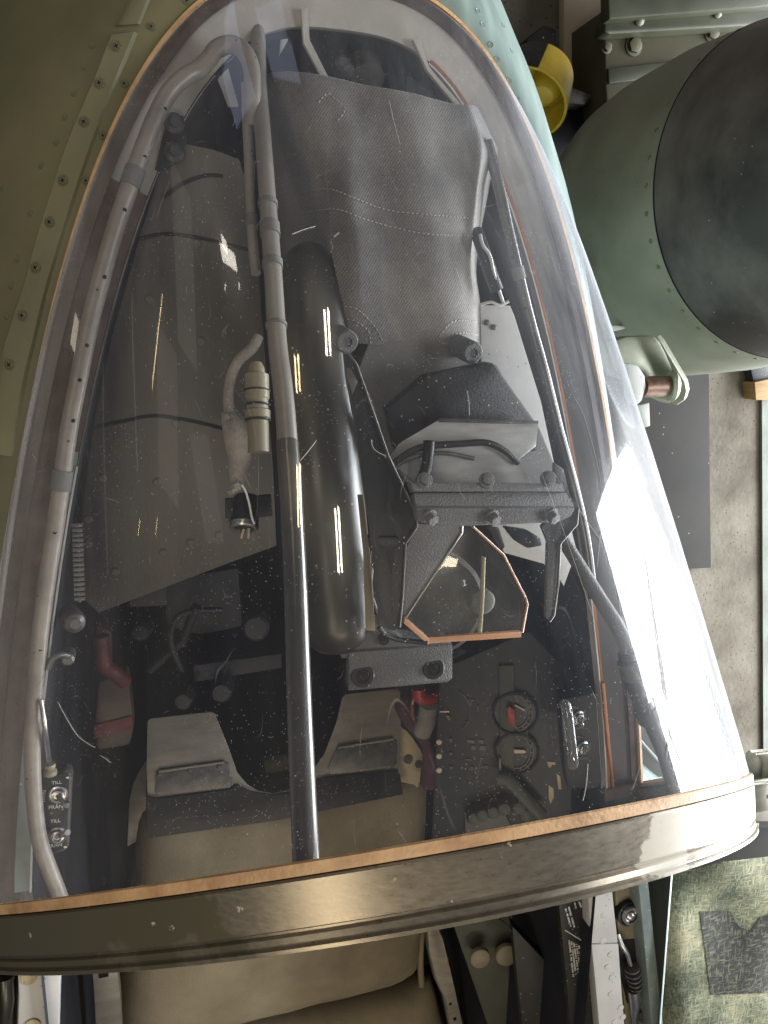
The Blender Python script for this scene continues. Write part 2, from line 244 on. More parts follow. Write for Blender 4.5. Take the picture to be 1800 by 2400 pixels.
# camo cover with coarse dry-brush weave
M_camo = bpy.data.materials.new('camouflage_brushed'); M_camo.use_nodes = True
nt = M_camo.node_tree; N = nt.nodes; Lk = nt.links; p = N['Principled BSDF']; p.inputs['Roughness'].default_value = .85
tc = N.new('ShaderNodeTexCoord')
def weave(sc):
    hs = []
    for s in ((1, .22, 1), (.22, 1, 1)):
        mp = N.new('ShaderNodeMapping'); mp.inputs['Scale'].default_value = s; Lk.new(tc.outputs['Object'], mp.inputs[0])
        nz = N.new('ShaderNodeTexNoise'); nz.inputs['Scale'].default_value = sc; nz.inputs['Detail'].default_value = 3; Lk.new(mp.outputs[0], nz.inputs['Vector']); hs.append(nz.outputs['Fac'])
    a = N.new('ShaderNodeMath'); a.operation = 'MAXIMUM'; Lk.new(hs[0], a.inputs[0]); Lk.new(hs[1], a.inputs[1]); return a.outputs[0]
wva = weave(170)
big = N.new('ShaderNodeTexNoise'); big.inputs['Scale'].default_value = 4.5; big.inputs['Detail'].default_value = 5; Lk.new(tc.outputs['Object'], big.inputs['Vector'])
sm = N.new('ShaderNodeMath'); sm.operation = 'MULTIPLY_ADD'; sm.inputs[1].default_value = .75; Lk.new(wva, sm.inputs[0]); ofs = N.new('ShaderNodeMath'); ofs.inputs[1].default_value = .10; Lk.new(big.outputs['Fac'], ofs.inputs[0]); Lk.new(ofs.outputs[0], sm.inputs[2])
rp = N.new('ShaderNodeValToRGB'); e = rp.color_ramp.elements
e[0].position = .44; e[0].color = (.050, .060, .036, 1); e[1].position = .60; e[1].color = (.34, .31, .20, 1)
e2 = e.new(.52); e2.color = (.17, .175, .105, 1)
hf = N.new('ShaderNodeMath'); hf.operation = 'MULTIPLY'; hf.inputs[1].default_value = .5; Lk.new(sm.outputs[0], hf.inputs[0]); Lk.new(hf.outputs[0], rp.inputs[0])
Lk.new(rp.outputs[0], p.inputs['Base Color'])
bp = N.new('ShaderNodeBump'); bp.inputs['Strength'].default_value = .5; bp.inputs['Distance'].default_value = .004; Lk.new(wva, bp.inputs['Height']); Lk.new(bp.outputs[0], p.inputs['Normal'])
M_stencil = bpy.data.materials.new('worn_black_stencil'); M_stencil.use_nodes = True
nt = M_stencil.node_tree; N = nt.nodes; Lk = nt.links; p = N['Principled BSDF']; p.inputs['Roughness'].default_value = .85
tc = N.new('ShaderNodeTexCoord'); wva = weave(170)
rp = N.new('ShaderNodeValToRGB'); e = rp.color_ramp.elements; e[0].position = .52; e[0].color = (.024, .024, .021, 1); e[1].position = .70; e[1].color = (.15, .145, .095, 1)
Lk.new(wva, rp.inputs[0]); Lk.new(rp.outputs[0], p.inputs['Base Color'])

# ------------------------------------------------------------------ object helpers
def empty(name, loc, label=None, cat=None, group=None):
    o = bpy.data.objects.new(name, None); COL.objects.link(o); o.location = loc; o.empty_display_size = .02
    if label: o['label'] = label
    if cat: o['category'] = cat
    if group: o['group'] = group
    return o
def wloc(o):
    v = Vector((0, 0, 0))
    while o is not None:
        v += o.location; o = o.parent
    return v
SPLIT = {'rivet', 'vent_hole', 'indicator_dot', 'cheek_hole', 'frame_hole', 'panel_screw', 'rail_rivet', 'chipped_paint'}
def link(name, bm, m, parent=None, **kw):
    if name not in SPLIT: return link1(name, bm, m, parent, **kw)
    bmesh.ops.remove_doubles(bm, verts=bm.verts, dist=1e-7)
    left = set(bm.verts); o = None
    while left:
        seed = left.pop(); isl = [seed]; st_ = [seed]
        while st_:
            for e in st_.pop().link_edges:
                for v in e.verts:
                    if v in left: left.discard(v); isl.append(v); st_.append(v)
        b2 = bmesh.new(); mp_ = {v: b2.verts.new(v.co) for v in isl}
        for f in {f for v in isl for f in v.link_faces}: b2.faces.new([mp_[v] for v in f.verts])
        o = link1(name, b2, m, parent, **kw)
    bm.free(); return o
def link1(name, bm, m, parent=None, smooth=True, ang=35, label=None, cat=None, kind=None, group=None, weld=True):
    if weld: bmesh.ops.remove_doubles(bm, verts=bm.verts, dist=1e-6)
    me = bpy.data.meshes.new(name)
    off = wloc(parent)
    c = Vector((0, 0, 0))
    if bm.verts:
        for v in bm.verts: c += v.co
        c /= len(bm.verts)
    for v in bm.verts: v.co -= c
    bm.to_mesh(me); bm.free()
    if smooth:
        me.shade_smooth(); me.set_sharp_from_angle(angle=math.radians(ang))
    me.materials.append(m)
    o = bpy.data.objects.new(name, me); COL.objects.link(o)
    o.location = c - off
    if parent: o.parent = parent
    if label: o['label'] = label
    if cat: o['category'] = cat
    if kind: o['kind'] = kind
    if group: o['group'] = group
    return o
def orient(n, up=None):
    n = n.normalized(); up = up or Vector((0, 1, 0))
    if abs(n.dot(up.normalized())) > .97: up = Vector((1, 0, 0))
    x = up.cross(n).normalized(); y = n.cross(x)
    return Matrix((x, y, n)).transposed()
def b_poly(bm, top, n, th, bev=0.):
    """prism: ring of points 'top' extruded by th against n"""
    n = n.normalized()
    a = [bm.verts.new(p) for p in top]; b = [bm.verts.new(p - n * th) for p in top]
    k = len(top); fs = [bm.faces.new(a), bm.faces.new(list(reversed(b)))]
    for i in range(k): fs.append(bm.faces.new((a[i], b[i], b[(i + 1) % k], a[(i + 1) % k])))
    bmesh.ops.recalc_face_normals(bm, faces=fs)
    if bev > 0:
        es = list({e for f in fs for e in f.edges})
        bmesh.ops.bevel(bm, geom=es, offset=bev, segments=2, affect='EDGES', profile=.6, clamp_overlap=True)
def plane_n(z):
    if isinstance(z, (int, float)): return Vector((0, 0, 1))
    return Vector((-z[1], -z[2], 1)).normalized()
def prism(name, px, z, th, m, parent=None, bev=.0008, **kw):
    bm = bmesh.new(); b_poly(bm, [at(u, v, z) for u, v in px], plane_n(z), th, bev)
    return link(name, bm, m, parent, **kw)
def prism3(name, pts, th, m, parent=None, bev=.0008, n=None, **kw):
    """pts: (u, v, z) each"""
    P = [at(*p) for p in pts]
    if n is None:
        n = Vector((0, 0, 0))
        for i in range(len(P)): n += (P[i] - P[0]).cross(P[(i + 1) % len(P)] - P[0])
        n.normalize()
        if n.dot(CAM - P[0]) < 0: n = -n
    bm = bmesh.new(); b_poly(bm, P, n, th, bev)
    return link(name, bm, m, parent, **kw)
def catmull(P, n=8, closed=False):
    P = [Vector(p) for p in P]; out = []; k = len(P)
    for i in range(k - 1):
        p0 = P[max(i - 1, 0)]; p1 = P[i]; p2 = P[i + 1]; p3 = P[min(i + 2, k - 1)]
        for j in range(n):
            t = j / n
            out.append(.5 * ((2 * p1) + (p2 - p0) * t + (2 * p0 - 5 * p1 + 4 * p2 - p3) * t * t + (-p0 + 3 * p1 - 3 * p2 + p3) * t ** 3))
    out.append(P[-1]); return out
def b_tube(bm, P, r, seg=12, flat=1.):
    """tube through points P; r number or list"""
    P = [Vector(p) for p in P]; k = len(P); rs = r if isinstance(r, (list, tuple)) else [r] * k
    rings = []; ref = Vector((.13, .2, 1)).normalized()
    for i, p in enumerate(P):
        t = (P[min(i + 1, k - 1)] - P[max(i - 1, 0)])
        t = t.normalized() if t.length > 1e-9 else Vector((0, 1, 0))
        x = ref.cross(t)
        if x.length < 1e-3: x = Vector((1, 0, 0)).cross(t)
        x.normalize(); y = t.cross(x)
        rings.append([bm.verts.new(p + (x * math.cos(2 * math.pi * j / seg) + y * (math.sin(2 * math.pi * j / seg) * flat)) * rs[i]) for j in range(seg)])
    for a, b in zip(rings, rings[1:]):
        for j in range(seg): bm.faces.new((a[j], a[(j + 1) % seg], b[(j + 1) % seg], b[j]))
    bm.faces.new(list(reversed(rings[0]))); bm.faces.new(rings[-1])
    return rings
def tube(name, P, r, m, parent=None, seg=14, flat=1., **kw):
    bm = bmesh.new(); b_tube(bm, P, r, seg, flat); bmesh.ops.recalc_face_normals(bm, faces=bm.faces)
    return link(name, bm, m, parent, **kw)
def b_lathe(bm, o, axis, prof, seg=28, up=None, sx=1., sy=1.):
    """prof: list of (radius, height along axis)"""
    Rm = orient(Vector(axis), up); rings = []
    for r, h in prof:
        rings.append([bm.verts.new(o + Rm @ Vector((r * sx * math.cos(2 * math.pi * j / seg), r * sy * math.sin(2 * math.pi * j / seg), h))) for j in range(seg)])
    for a, b in zip(rings, rings[1:]):
        for j in range(seg): bm.faces.new((a[j], a[(j + 1) % seg], b[(j + 1) % seg], b[j]))
    if prof[0][0] > 1e-7: bm.faces.new(list(reversed(rings[0])))
    if prof[-1][0] > 1e-7: bm.faces.new(rings[-1])
    bmesh.ops.remove_doubles(bm, verts=bm.verts, dist=1e-7)
    bmesh.ops.recalc_face_normals(bm, faces=bm.faces)
def lathe(name, o, axis, prof, m, parent=None, seg=28, up=None, **kw):
    bm = bmesh.new(); b_lathe(bm, Vector(o), axis, prof, seg, up); return link(name, bm, m, parent, **kw)
def b_box(bm, c, ax, ay, az, bev=0.):
    """centre and three half-extent vectors"""
    vs = {}
    for i in (-1, 1):
        for j in (-1, 1):
            for k in (-1, 1): vs[i, j, k] = bm.verts.new(c + ax * i + ay * j + az * k)
    fs = []
    for q in (((-1, -1, -1), (-1, -1, 1), (-1, 1, 1), (-1, 1, -1)), ((1, -1, -1), (1, 1, -1), (1, 1, 1), (1, -1, 1)), ((-1, -1, -1), (1, -1, -1), (1, -1, 1), (-1, -1, 1)),
              ((-1, 1, -1), (-1, 1, 1), (1, 1, 1), (1, 1, -1)), ((-1, -1, -1), (-1, 1, -1), (1, 1, -1), (1, -1, -1)), ((-1, -1, 1), (1, -1, 1), (1, 1, 1), (-1, 1, 1))):
        fs.append(bm.faces.new([vs[k] for k in q]))
    bmesh.ops.recalc_face_normals(bm, faces=fs)
    if bev > 0:
        bmesh.ops.bevel(bm, geom=list({e for f in fs for e in f.edges}), offset=bev, segments=2, affect='EDGES', profile=.6)
def box(name, c, ax, ay, az, m, parent=None, bev=.001, **kw):
    bm = bmesh.new(); b_box(bm, Vector(c), Vector(ax), Vector(ay), Vector(az), bev); return link(name, bm, m, parent, **kw)
def pxm(P):
    """photograph pixels per metre at point P"""
    return F / (-(Vector(P) - CAM).dot(RZ))
def screw(o, n, r, m, parent, name='screw', cross=True, ring=True):
    """countersunk cross-head screw: dished head with a recessed cross"""
    n = n.normalized()
    prof = [(r, -r * .2), (r, r * .10), (r * .93, r * .17), (r * .80, r * .17), (r * .76, r * .05), (r * .70, r * .05), (r * .64, r * .16), (0, r * .20)]
    s = lathe(name, o, n, prof, m, parent, seg=22)
    if cross:
        bm = bmesh.new(); a = random.uniform(0, 1.5); Rm = orient(n)
        for k in (0, 1):
            d = Rm @ Vector((math.cos(a + k * math.pi / 2), math.sin(a + k * math.pi / 2), 0)); e = n.cross(d)
            b_box(bm, o + n * r * .19, d * r * .42, e * r * (.10 + .006 * k), n * r * (.05 + .008 * k))
        link('cross_slot', bm, M_hole, s, smooth=False)
    return s
def hexbolt(o, n, r, h, m, parent, name='bolt'):
    n = n.normalized(); bm = bmesh.new(); Rm = orient(n); a0_ = random.uniform(0, 1)
    ring = [o + n * h + Rm @ Vector((r * math.cos(a0_ + i * math.pi / 3), r * math.sin(a0_ + i * math.pi / 3), 0)) for i in range(6)]
    b_poly(bm, ring, n, h * .8, r * .1)
    b_lathe(bm, o, n, [(r * 1.25, -h * .1), (r * 1.25, h * .17), (r * 1.18, h * .2), (0, h * .2)], 22)
    return link(name, bm, m, parent)

# ------------------------------------------------------------------ windscreen geometry
LL, PP, QQ, H0, RR, KK, SS, A0 = 0.832665, 1.15379, 2.73541, 0.383597, 1.047297, 0.704476, -0.040417, 0.36
def width(y):
    t = min(max(y / LL, 0), 1); return A0 * max(1 - t ** PP, 0) ** (1 / QQ)
def hgt(y): return H0 * max(1 - y / LL, 0) ** RR
def gpt(y, ph, dr=0.):
    w, h = width(y), hgt(y)
    P = Vector((w * math.cos(ph), y + KK * h * math.sin(ph), SS * y + h * math.sin(ph)))
    if dr: P += Vector((math.cos(ph), .35 * math.sin(ph), .8 * math.sin(ph))) * dr
    return P
NY, NP = 72, 56
ys = [LL * (1 - (1 - i / NY) ** 2.0) if False else LL * math.sin(i / NY * math.pi / 2) for i in range(NY + 1)]
gv = [[gpt(y, math.pi * j / NP) for j in range(NP + 1)] for y in ys]
flat = [p for r in gv for p in r]
polys = [(i * (NP + 1) + j, i * (NP + 1) + j + 1, (i + 1) * (NP + 1) + j + 1, (i + 1) * (NP + 1) + j) for i in range(NY) for j in range(NP)]
GB = BVHTree.FromPolygons(flat, polys)
def below(u, v, d):
    """point under the glass: d metres further along the sight line than the pane"""
    r = ray(u, v).normalized(); h = GB.ray_cast(CAM, r)
    return (h[0] + r * d) if h[0] is not None else at(u, v, .05)

ws = empty('windscreen', (0, 0, 0), 'clear curved windscreen tapering forward, framed by a worn metal rear arch', 'windscreen')
bm = bmesh.new(); vv = [[bm.verts.new(p) for p in r] for r in gv]
for i in range(NY):
    for j in range(NP):
        q = (vv[i][j], vv[i][j + 1], vv[i + 1][j + 1], vv[i + 1][j])
        bm.faces.new(q)
bmesh.ops.remove_doubles(bm, verts=bm.verts, dist=1e-5)
bmesh.ops.recalc_face_normals(bm, faces=bm.faces)
link('glass_pane', bm, M_glass, ws, ang=80)

# plan outline of the sill: left end -> apex -> right end, extended aft
def sill_uv():
    P = []
    yy = [LL * math.sin(i / 90 * math.pi / 2) for i in range(91)]
    for y in yy: P.append((-width(y), y))
    for y in reversed(yy[:-1]): P.append((width(y), y))
    return P
SU = sill_uv()
nrm = []
for i in range(len(SU)):
    a = SU[max(i - 1, 0)]; b = SU[min(i + 1, len(SU) - 1)]
    d = Vector((b[0] - a[0], b[1] - a[1])); d.normalize(); nrm.append(Vector((-d.y, d.x)))     # outward on the left = -x
def inset(d, dz=0.):
    return [Vector((SU[i][0] - nrm[i].x * d, SU[i][1] - nrm[i].y * d, SS * SU[i][1] + dz)) for i in range(len(SU))]
def ribbon(name, a, b, th, m, parent, **kw):
    bm = bmesh.new(); k = len(a); dn = Vector((0, 0, -th))
    V = [[bm.verts.new(p) for p in L] for L in (a, b, [p + dn for p in b], [p + dn for p in a])]
    for q in range(4):
        A, B = V[q], V[(q + 1) % 4]
        for i in range(k - 1): bm.faces.new((A[i], A[i + 1], B[i + 1], B[i]))
    bm.faces.new([V[q][0] for q in range(4)]); bm.faces.new([V[q][-1] for q in range(3, -1, -1)])
    bmesh.ops.recalc_face_normals(bm, faces=bm.faces)
    return link(name, bm, m, parent, **kw)
ribbon('edge_strip', inset(-.0045, .001), inset(-.0012, .002), .006, M_gold, ws, label='tan edge strip around the foot of the glass')
ribbon('sealant_band', inset(-.0010, -.003), inset(.010, -.0005), .004, M_seal, ws)

# rear arch: profile swept round the ellipse
def sweep_arch(name, prof, m, parent, closed=False, n=120, **kw):
    bm = bmesh.new(); rows = []
    for i in range(n + 1):
        ph = math.pi * (i / n) ; row = []
        for dy, dr in prof:
            P = gpt(0, ph); nx = Vector((math.cos(ph) / A0, 0, math.sin(ph) / H0)).normalized()
            row.append(bm.verts.new(P + nx * dr + Vector((0, dy, 0))))
        rows.append(row)
    k = len(prof)
    for a, b in zip(rows, rows[1:]):
        for j in range(k if closed else k - 1): bm.faces.new((a[j], a[(j + 1) % k], b[(j + 1) % k], b[j]))
    bmesh.ops.recalc_face_normals(bm, faces=bm.faces)
    return link(name, bm, m, parent, **kw)
sweep_arch('arch_trim', [(.001, .0006), (.0008, .0022), (-.0058, .0034), (-.0062, .001), (-.003, -.001)], M_gold, ws, True, label='tan trim between glass and metal arch')
arch = sweep_arch('rear_arch', [(-.0072, -.003), (-.0072, .0028), (-.0080, .0042), (-.0335, .0078), (-.0345, .0072), (-.0358, .0058), (-.0372, .0060), (-.0380, .0080), (-.0412, .0090), (-.0420, .0084),
                                (-.0425, .0088), (-.0430, .0108), (-.0452, .0112), (-.0464, .0100), (-.0464, -.006), (-.030, -.008)], M_band, ws, True, n=160, ang=25)
sweep_arch('dark_joint', [(-.0056, -.002), (-.0056, .0022), (-.0074, .0024), (-.0074, -.002)], M_hole, ws, True)

# ------------------------------------------------------------------ fuselage
fus = empty('fuselage', (0, 0, 0), 'olive green aircraft fuselage around the cockpit opening, blue green on its right flank', 'aircraft')
PROF = [(0, 0), (.010, -.001), (.030, -.010), (.065, -.038), (.11, -.085), (.16, -.145), (.21, -.22), (.25, -.30), (.28, -.40), (.30, -.55), (.29, -.8), (.24, -1.0)]
FLK = (.34, .2)
def skin_side(sgn, o0=.005):
    bm = bmesh.new(); rows = []
    yy = [-1.2, -.8, -.5, -.3, -.15, -.05, 0] + [LL * math.sin(i / 40 * math.pi / 2) for i in range(1, 41)]
    pts = []
    for y in yy:
        if y <= 0: pts.append((A0, y, Vector((1, 0))))
        else:
            i = min(range(91), key=lambda k: abs(SU[k][1] - y)); n = nrm[i]
            nx = Vector((abs(n.x), n.y)); pts.append((width(y), y, nx))
    for w, y, n in pts:
        row = []
        for o, dz in PROF:
            o2 = (o + o0)
            nn = Vector((1, 0)) if y <= .35 else Vector((1, 0)).lerp(n, min(1, (y - .35) / .3) * .85)
            # forward the flank closes in
            g = 1 - .12 * max(0, y) / LL if sgn < 0 else FLK[0] + FLK[1] * max(0, y) / LL
            w2 = w + (.055 if sgn > 0 and y < -.03 else 0)
            row.append(bm.verts.new(Vector((sgn * (w2 + nn.x * o2 * g), y + nn.y * o2 * 1.3, SS * y - .001 + dz))))
        rows.append(row)
    for a, b in zip(rows, rows[1:]):
        for j in range(len(PROF) - 1): bm.faces.new((a[j], a[j + 1], b[j + 1], b[j]))
    # forward of the apex: the last row lies on the centre line; carry it on as a nose
    return bm, rows
bmL, rL = skin_side(-1); bmR, rR = skin_side(1)
bm = bmesh.new()
def addrows(rows):
    V = [[bm.verts.new(getattr(v, "co", v).copy()) for v in r] for r in rows]
    for a, b in zip(V, V[1:]):
        for j in range(len(a) - 1): bm.faces.new((a[j], a[j + 1], b[j + 1], b[j]))
    return V
VL = addrows(rL); VR = addrows(rR)
bmL.free(); bmR.free()
# nose fan between the two last rows
k = len(PROF); prev = None
last = [v.co.copy() for v in VL[-1]]; lastR = [v.co.copy() for v in VR[-1]]
fan = [last]
for q in range(1, 8):
    t = q / 8; fan.append([Vector((last[j].x * (1 - t) + lastR[j].x * t, last[j].y + .0 * math.sin(t * math.pi), last[j].z)) for j in range(k)])
fan.append(lastR); addrows(fan)
bmesh.ops.remove_doubles(bm, verts=bm.verts, dist=1e-5); bmesh.ops.recalc_face_normals(bm, faces=bm.faces)
SKB = BVHTree.FromBMesh(bm)
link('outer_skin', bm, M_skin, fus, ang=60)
def skin(u, v, lift=0.):
    r = ray(u, v).normalized(); h = SKB.ray_cast(CAM, r)
    if h[0] is None: return None, None
    n = h[1] if h[1].dot(r) < 0 else -h[1]
    return h[0] + n * lift, n
# riveted cover strip along the left edge of the windscreen
outer = [(300, 0), (253, 87), (200, 215), (145, 344), (101, 481), (72, 575), (47, 669), (24, 735), (4, 800), (-30, 930), (-60, 1060)]
inner = [(352, 0), (329, 76), (278, 203), (236, 310), (199, 416), (160, 540), (123, 662), (107, 728), (92, 796), (70, 890), (38, 1070)]
st = empty('cover_strip', (0, 0, 0)); st.parent = fus
def strip_mesh(name, o, i, lift, parent, m, n=6):
    bm = bmesh.new(); rows = []
    O = catmull([Vector((a, b, 0)) for a, b in o], 5); I = catmull([Vector((a, b, 0)) for a, b in i], 5)
    nn = None
    for a, b in zip(O, I):
        row = []
        for q in range(n + 1):
            t = q / n; u, v = a.x * (1 - t) + b.x * t, a.y * (1 - t) + b.y * t
            l = lift if 0 < q < n else -.002
            if q in (0, n): u += (-1 if q == 0 else 1) * .8
            P, N_ = skin(u, v, l)
            if P is None: continue
            row.append(bm.verts.new(P))
        if len(row) == n + 1: rows.append(row)
    for a, b in zip(rows, rows[1:]):
        for q in range(n): bm.faces.new((a[q], a[q + 1], b[q + 1], b[q]))
    bmesh.ops.recalc_face_normals(bm, faces=bm.faces)
    return link(name, bm, m, parent, ang=40)
stp = strip_mesh('strip_plate', outer[1:], inner[1:], .0022, st, M_strip)
strip_mesh('strip_plate', [(318, -60), (300, -10), (262, 64)], [(392, -60), (362, -10), (335, 58)], .0016, st, M_strip)
for (u, v) in [(276, 113), (236, 199), (200, 289), (151, 426), (120, 523), (87, 629), (56, 741), (26, 856)]:
    P, n = skin(u, v, .0024)
    if P: screw(P, n, 12.5 / pxm(P), M_screw, st)
for (u, v) in [(355, 63), (291, 196), (241, 318), (201, 424), (305, 25), (437, 2)]:
    P, n = skin(u, v, .0004)
    if P: screw(P, n, 9.5 / pxm(P), M_screw, fus)
bm = bmesh.new()
for (u, v) in [(197, 158), (174, 219), (152, 275), (131, 334), (96, 388), (40, 608), (25, 670), (14, 742), (216, 107), (5, 440), (70, 500)]:
    P, n = skin(u, v, 0)
    if P: b_lathe(bm, P, n, [(.0031, -.0005), (.0030, .0003), (.0025, .00035), (.0022, .0001), (0, .00015)], 18)
link('rivet', bm, M_screw, fus)
# right flank rivets and seam
bm = bmesh.new()
for (u, v) in [(1120, 26), (1131, 58), (1150, 105), (1165, 140), (1193, 190), (1212, 232), (1180, 60), (1200, 120)]:
    P, n = skin(u, v, 0)
    if P: b_lathe(bm, P, n, [(.0031, -.0005), (.0030, .0003), (.0025, .00035), (.0022, .0001), (0, .00015)], 18)
if bm.verts: link('rivet', bm, M_teal, fus)
else: bm.free()

# sill frame inside the glass foot
na = [i for i in range(len(SU)) if SU[i][0] < 0 and SU[i][1] < .44]
cut = na[-1]
A_, B_ = inset(.010, -.004), inset(.0415, -.004)
ribbon('sill_land', A_[:cut + 1], inset(.028, -.0045)[:cut + 1], .012, M_seal, fus)
ribbon('sill_frame', inset(.0282, -.003)[:cut + 1], B_[:cut + 1], .012, M_teal, fus, label='teal grey left sill frame')
rc = [i for i in range(len(SU)) if SU[i][0] > 0 and SU[i][1] < .69][0]
M_flange2 = mat('lit_front_flange', (.52, .49, .44), (.40, .37, .33), .6, scale=20)
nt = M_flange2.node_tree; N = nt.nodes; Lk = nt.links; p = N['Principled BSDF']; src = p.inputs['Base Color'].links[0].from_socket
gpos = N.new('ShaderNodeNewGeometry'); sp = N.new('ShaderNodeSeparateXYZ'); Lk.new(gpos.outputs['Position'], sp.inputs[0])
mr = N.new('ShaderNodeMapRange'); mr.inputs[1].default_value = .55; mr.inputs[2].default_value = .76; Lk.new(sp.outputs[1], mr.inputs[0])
mx = N.new('ShaderNodeMix'); mx.data_type = 'RGBA'; Lk.new(mr.outputs[0], mx.inputs[0]); mx.inputs[6].default_value = (.075, .068, .062, 1); Lk.new(src, mx.inputs[7]); Lk.new(mx.outputs[2], p.inputs['Base Color'])  # pale lit front and shaded right side painted into the colour
lc = [i for i in range(len(SU)) if SU[i][0] < 0 and SU[i][1] < .66][-1]
ribbon('sill_frame', A_[cut:lc + 1], B_[cut:lc + 1], .012, M_seal, fus, label='brown left front sill frame')
ribbon('sill_frame', A_[lc:rc + 1], B_[lc:rc + 1], .012, M_flange2, fus, label='pale grey sill frame round the front')
ribbon('sill_frame', A_[rc:], B_[rc:], .012, M_flange2, fus, label='dark right sill frame')
rt = [i for i in range(len(SU)) if SU[i][0] > .10]
ribbon('sill_edge', inset(.0412, .002)[rt[0]:], inset(.0440, .002)[rt[0]:], .012, M_copper, fus, label='copper coloured right sill edge')
ribbon('sill_edge', inset(.0445, .002)[rt[0]:], inset(.0462, .002)[rt[0]:], .012, M_whiteedge, fus)
ribbon('sill_edge', inset(.0418, -.001)[:cut], inset(.0432, -.001)[:cut], .01, M_whiteedge, fus)
# cockpit tub
bm = bmesh.new(); top = inset(.0435, -.006)
ringT = [Vector((-.3165, -1.0, -.006))] + top + [Vector((.3165, -1.0, -.006))]
levels = [0, -.12, -.3, -.55, -.8]
V = [[bm.verts.new(Vector((p.x * (1 + .0 * abs(z)), p.y, p.z + z))) for p in ringT] for z in levels]
for a, b in zip(V, V[1:]):
    for i in range(len(a) - 1): bm.faces.new((a[i], a[i + 1], b[i + 1], b[i]))
bm.faces.new(V[-1]); bmesh.ops.recalc_face_normals(bm, faces=bm.faces)
link('cockpit_tub', bm, M_cavity, fus, ang=50)
# cockpit rails aft of the arch
prism('canopy_rail', [(38, 2240), (142, 2240), (139, 2330), (136, 2440), (40, 2440), (44, 2330)], -.02, .02, M_lightgrey, fus, .002, label='light grey left canopy rail with cream rivets')
for (u, v) in [(66, 2293), (76, 2404)]:
    P = at(u, v, -.0185); bm = bmesh.new(); b_lathe(bm, P, (0, 0, 1), [(.0078, -.001), (.0076, .0006), (.006, .001), (0, .001)], 24); link('rail_rivet', bm, M_cream, fus)
prism('outer_channel', [(-60, 2220), (36, 2240), (34, 2330), (30, 2460), (-60, 2460)], -.035, .03, M_darksteel, fus, .003)
tube('latch_rod', [at(12, 2290, -.02), at(14, 2345, -.015), at(10, 2380, -.02), at(8, 2440, -.025)], .008, M_gloss, fus, seg=16)
prism('inner_strip', [(212, 2240), (272, 2240), (282, 2330), (288, 2450), (226, 2450), (220, 2330)], -.22, .02, M_seatmetal, fus, .002)
P = at(243, 2283, -.219); box('slot', P, (.006, 0, 0), (0, .005, 0), (0, 0, .0005), M_hole, fus, bev=0)
prism('canopy_rail', [(1378, 2080), (1434, 2070), (1441, 2140), (1449, 2210), (1385, 2212), (1382, 2150)], -.012, .02, M_lightgrey, fus, .002, label='light grey right canopy rail')
prism('canopy_rail', [(1386, 2214), (1450, 2212), (1456, 2300), (1468, 2450), (1408, 2450), (1395, 2300)], -.014, .02, M_lightgrey, fus, .002)
for (u, v) in [(1415, 2145), (1413, 2205), (1431, 2237), (1424, 2266), (1434, 2291), (1432, 2329), (1455, 2362), (1460, 2384), (1440, 2396)]:
    P = at(u, v, -.0122 if v < 2212 else -.0138); bm = bmesh.new(); b_lathe(bm, P, (0, 0, 1), [(.0046, -.001), (.0044, .0005), (.0034, .0009), (0, .0009)], 20); link('rail_rivet', bm, M_lightgrey, fus)
prism('lock_channel', [(1440, 2060), (1494, 2060), (1508, 2200), (1518, 2320), (1528, 2450), (1470, 2450), (1460, 2320), (1450, 2200)], -.028, .02, M_tan, fus, .002)
prism('edge_trim', [(1495, 2060), (1520, 2060), (1534, 2200), (1548, 2330), (1560, 2450), (1530, 2450), (1520, 2320), (1509, 2200)], -.004, .03, M_teal, fus, .003)
P = at(1474, 2142, -.020)
bt = lathe('lock_button', P, (0, .1, 1), [(.0125, -.012), (.0125, .004), (.0118, .006), (.0088, .0062), (.0082, .003), (.0070, .003), (.0064, .006), (.004, .0078), (0, .0082)], M_steel, fus, seg=36)
lathe('button_collar', P, (0, .1, 1), [(.0165, -.014), (.0165, .001), (.0135, .002), (.0126, -.004)], M_black, fus, seg=36)
prism('latch_recess', [(1452, 2205), (1490, 2200), (1500, 2290), (1508, 2345), (1470, 2352), (1458, 2300)], -.0272, .003, M_black, fus, .001)
tube('latch_lever', [at(1448, 2188, -.02), at(1456, 2212, -.016), at(1470, 2235, -.013), at(1478, 2262, -.012)], [.0026, .0036, .003, .0026], M_steel, fus, seg=12)
bm = bmesh.new()
for q in range(5):
    c = at(1480 + q * 2.2, 2268 + q * 11, -.014); b_lathe(bm, c, at(1484, 2300, -.01) - at(1480, 2260, -.01), [(.004, -.0022), (.0108 - .0006 * abs(q - 1), -.0012), (.0108 - .0006 * abs(q - 1), .0012), (.004, .0022)], 20)
link('coil_spring', bm, M_darksteel, fus)
tube('latch_lever', [at(1484, 2318, -.012), at(1488, 2345, -.012), at(1486, 2380, -.014), at(1492, 2450, -.016)], [.0085, .0085, .005, .0045], M_steel, fus, seg=14)
bm = bmesh.new()
for (u, v) in [(1502, 2376), (1506, 2386)]: b_lathe(bm, at(u, v, -.026), (0, 0, 1), [(.0055, 0), (.0055, .003), (.002, .0036), (0, .0034)], 18)
link('rail_rivet', bm, M_darksteel, fus)
pl = prism('placard', [(1310, 2115), (1364, 2095), (1374, 2200), (1392, 2330), (1402, 2450), (1340, 2450), (1328, 2300), (1318, 2200)], -.03, .01, M_black, fus, .001, label='black placard with columns of small white writing')
bm = bmesh.new()
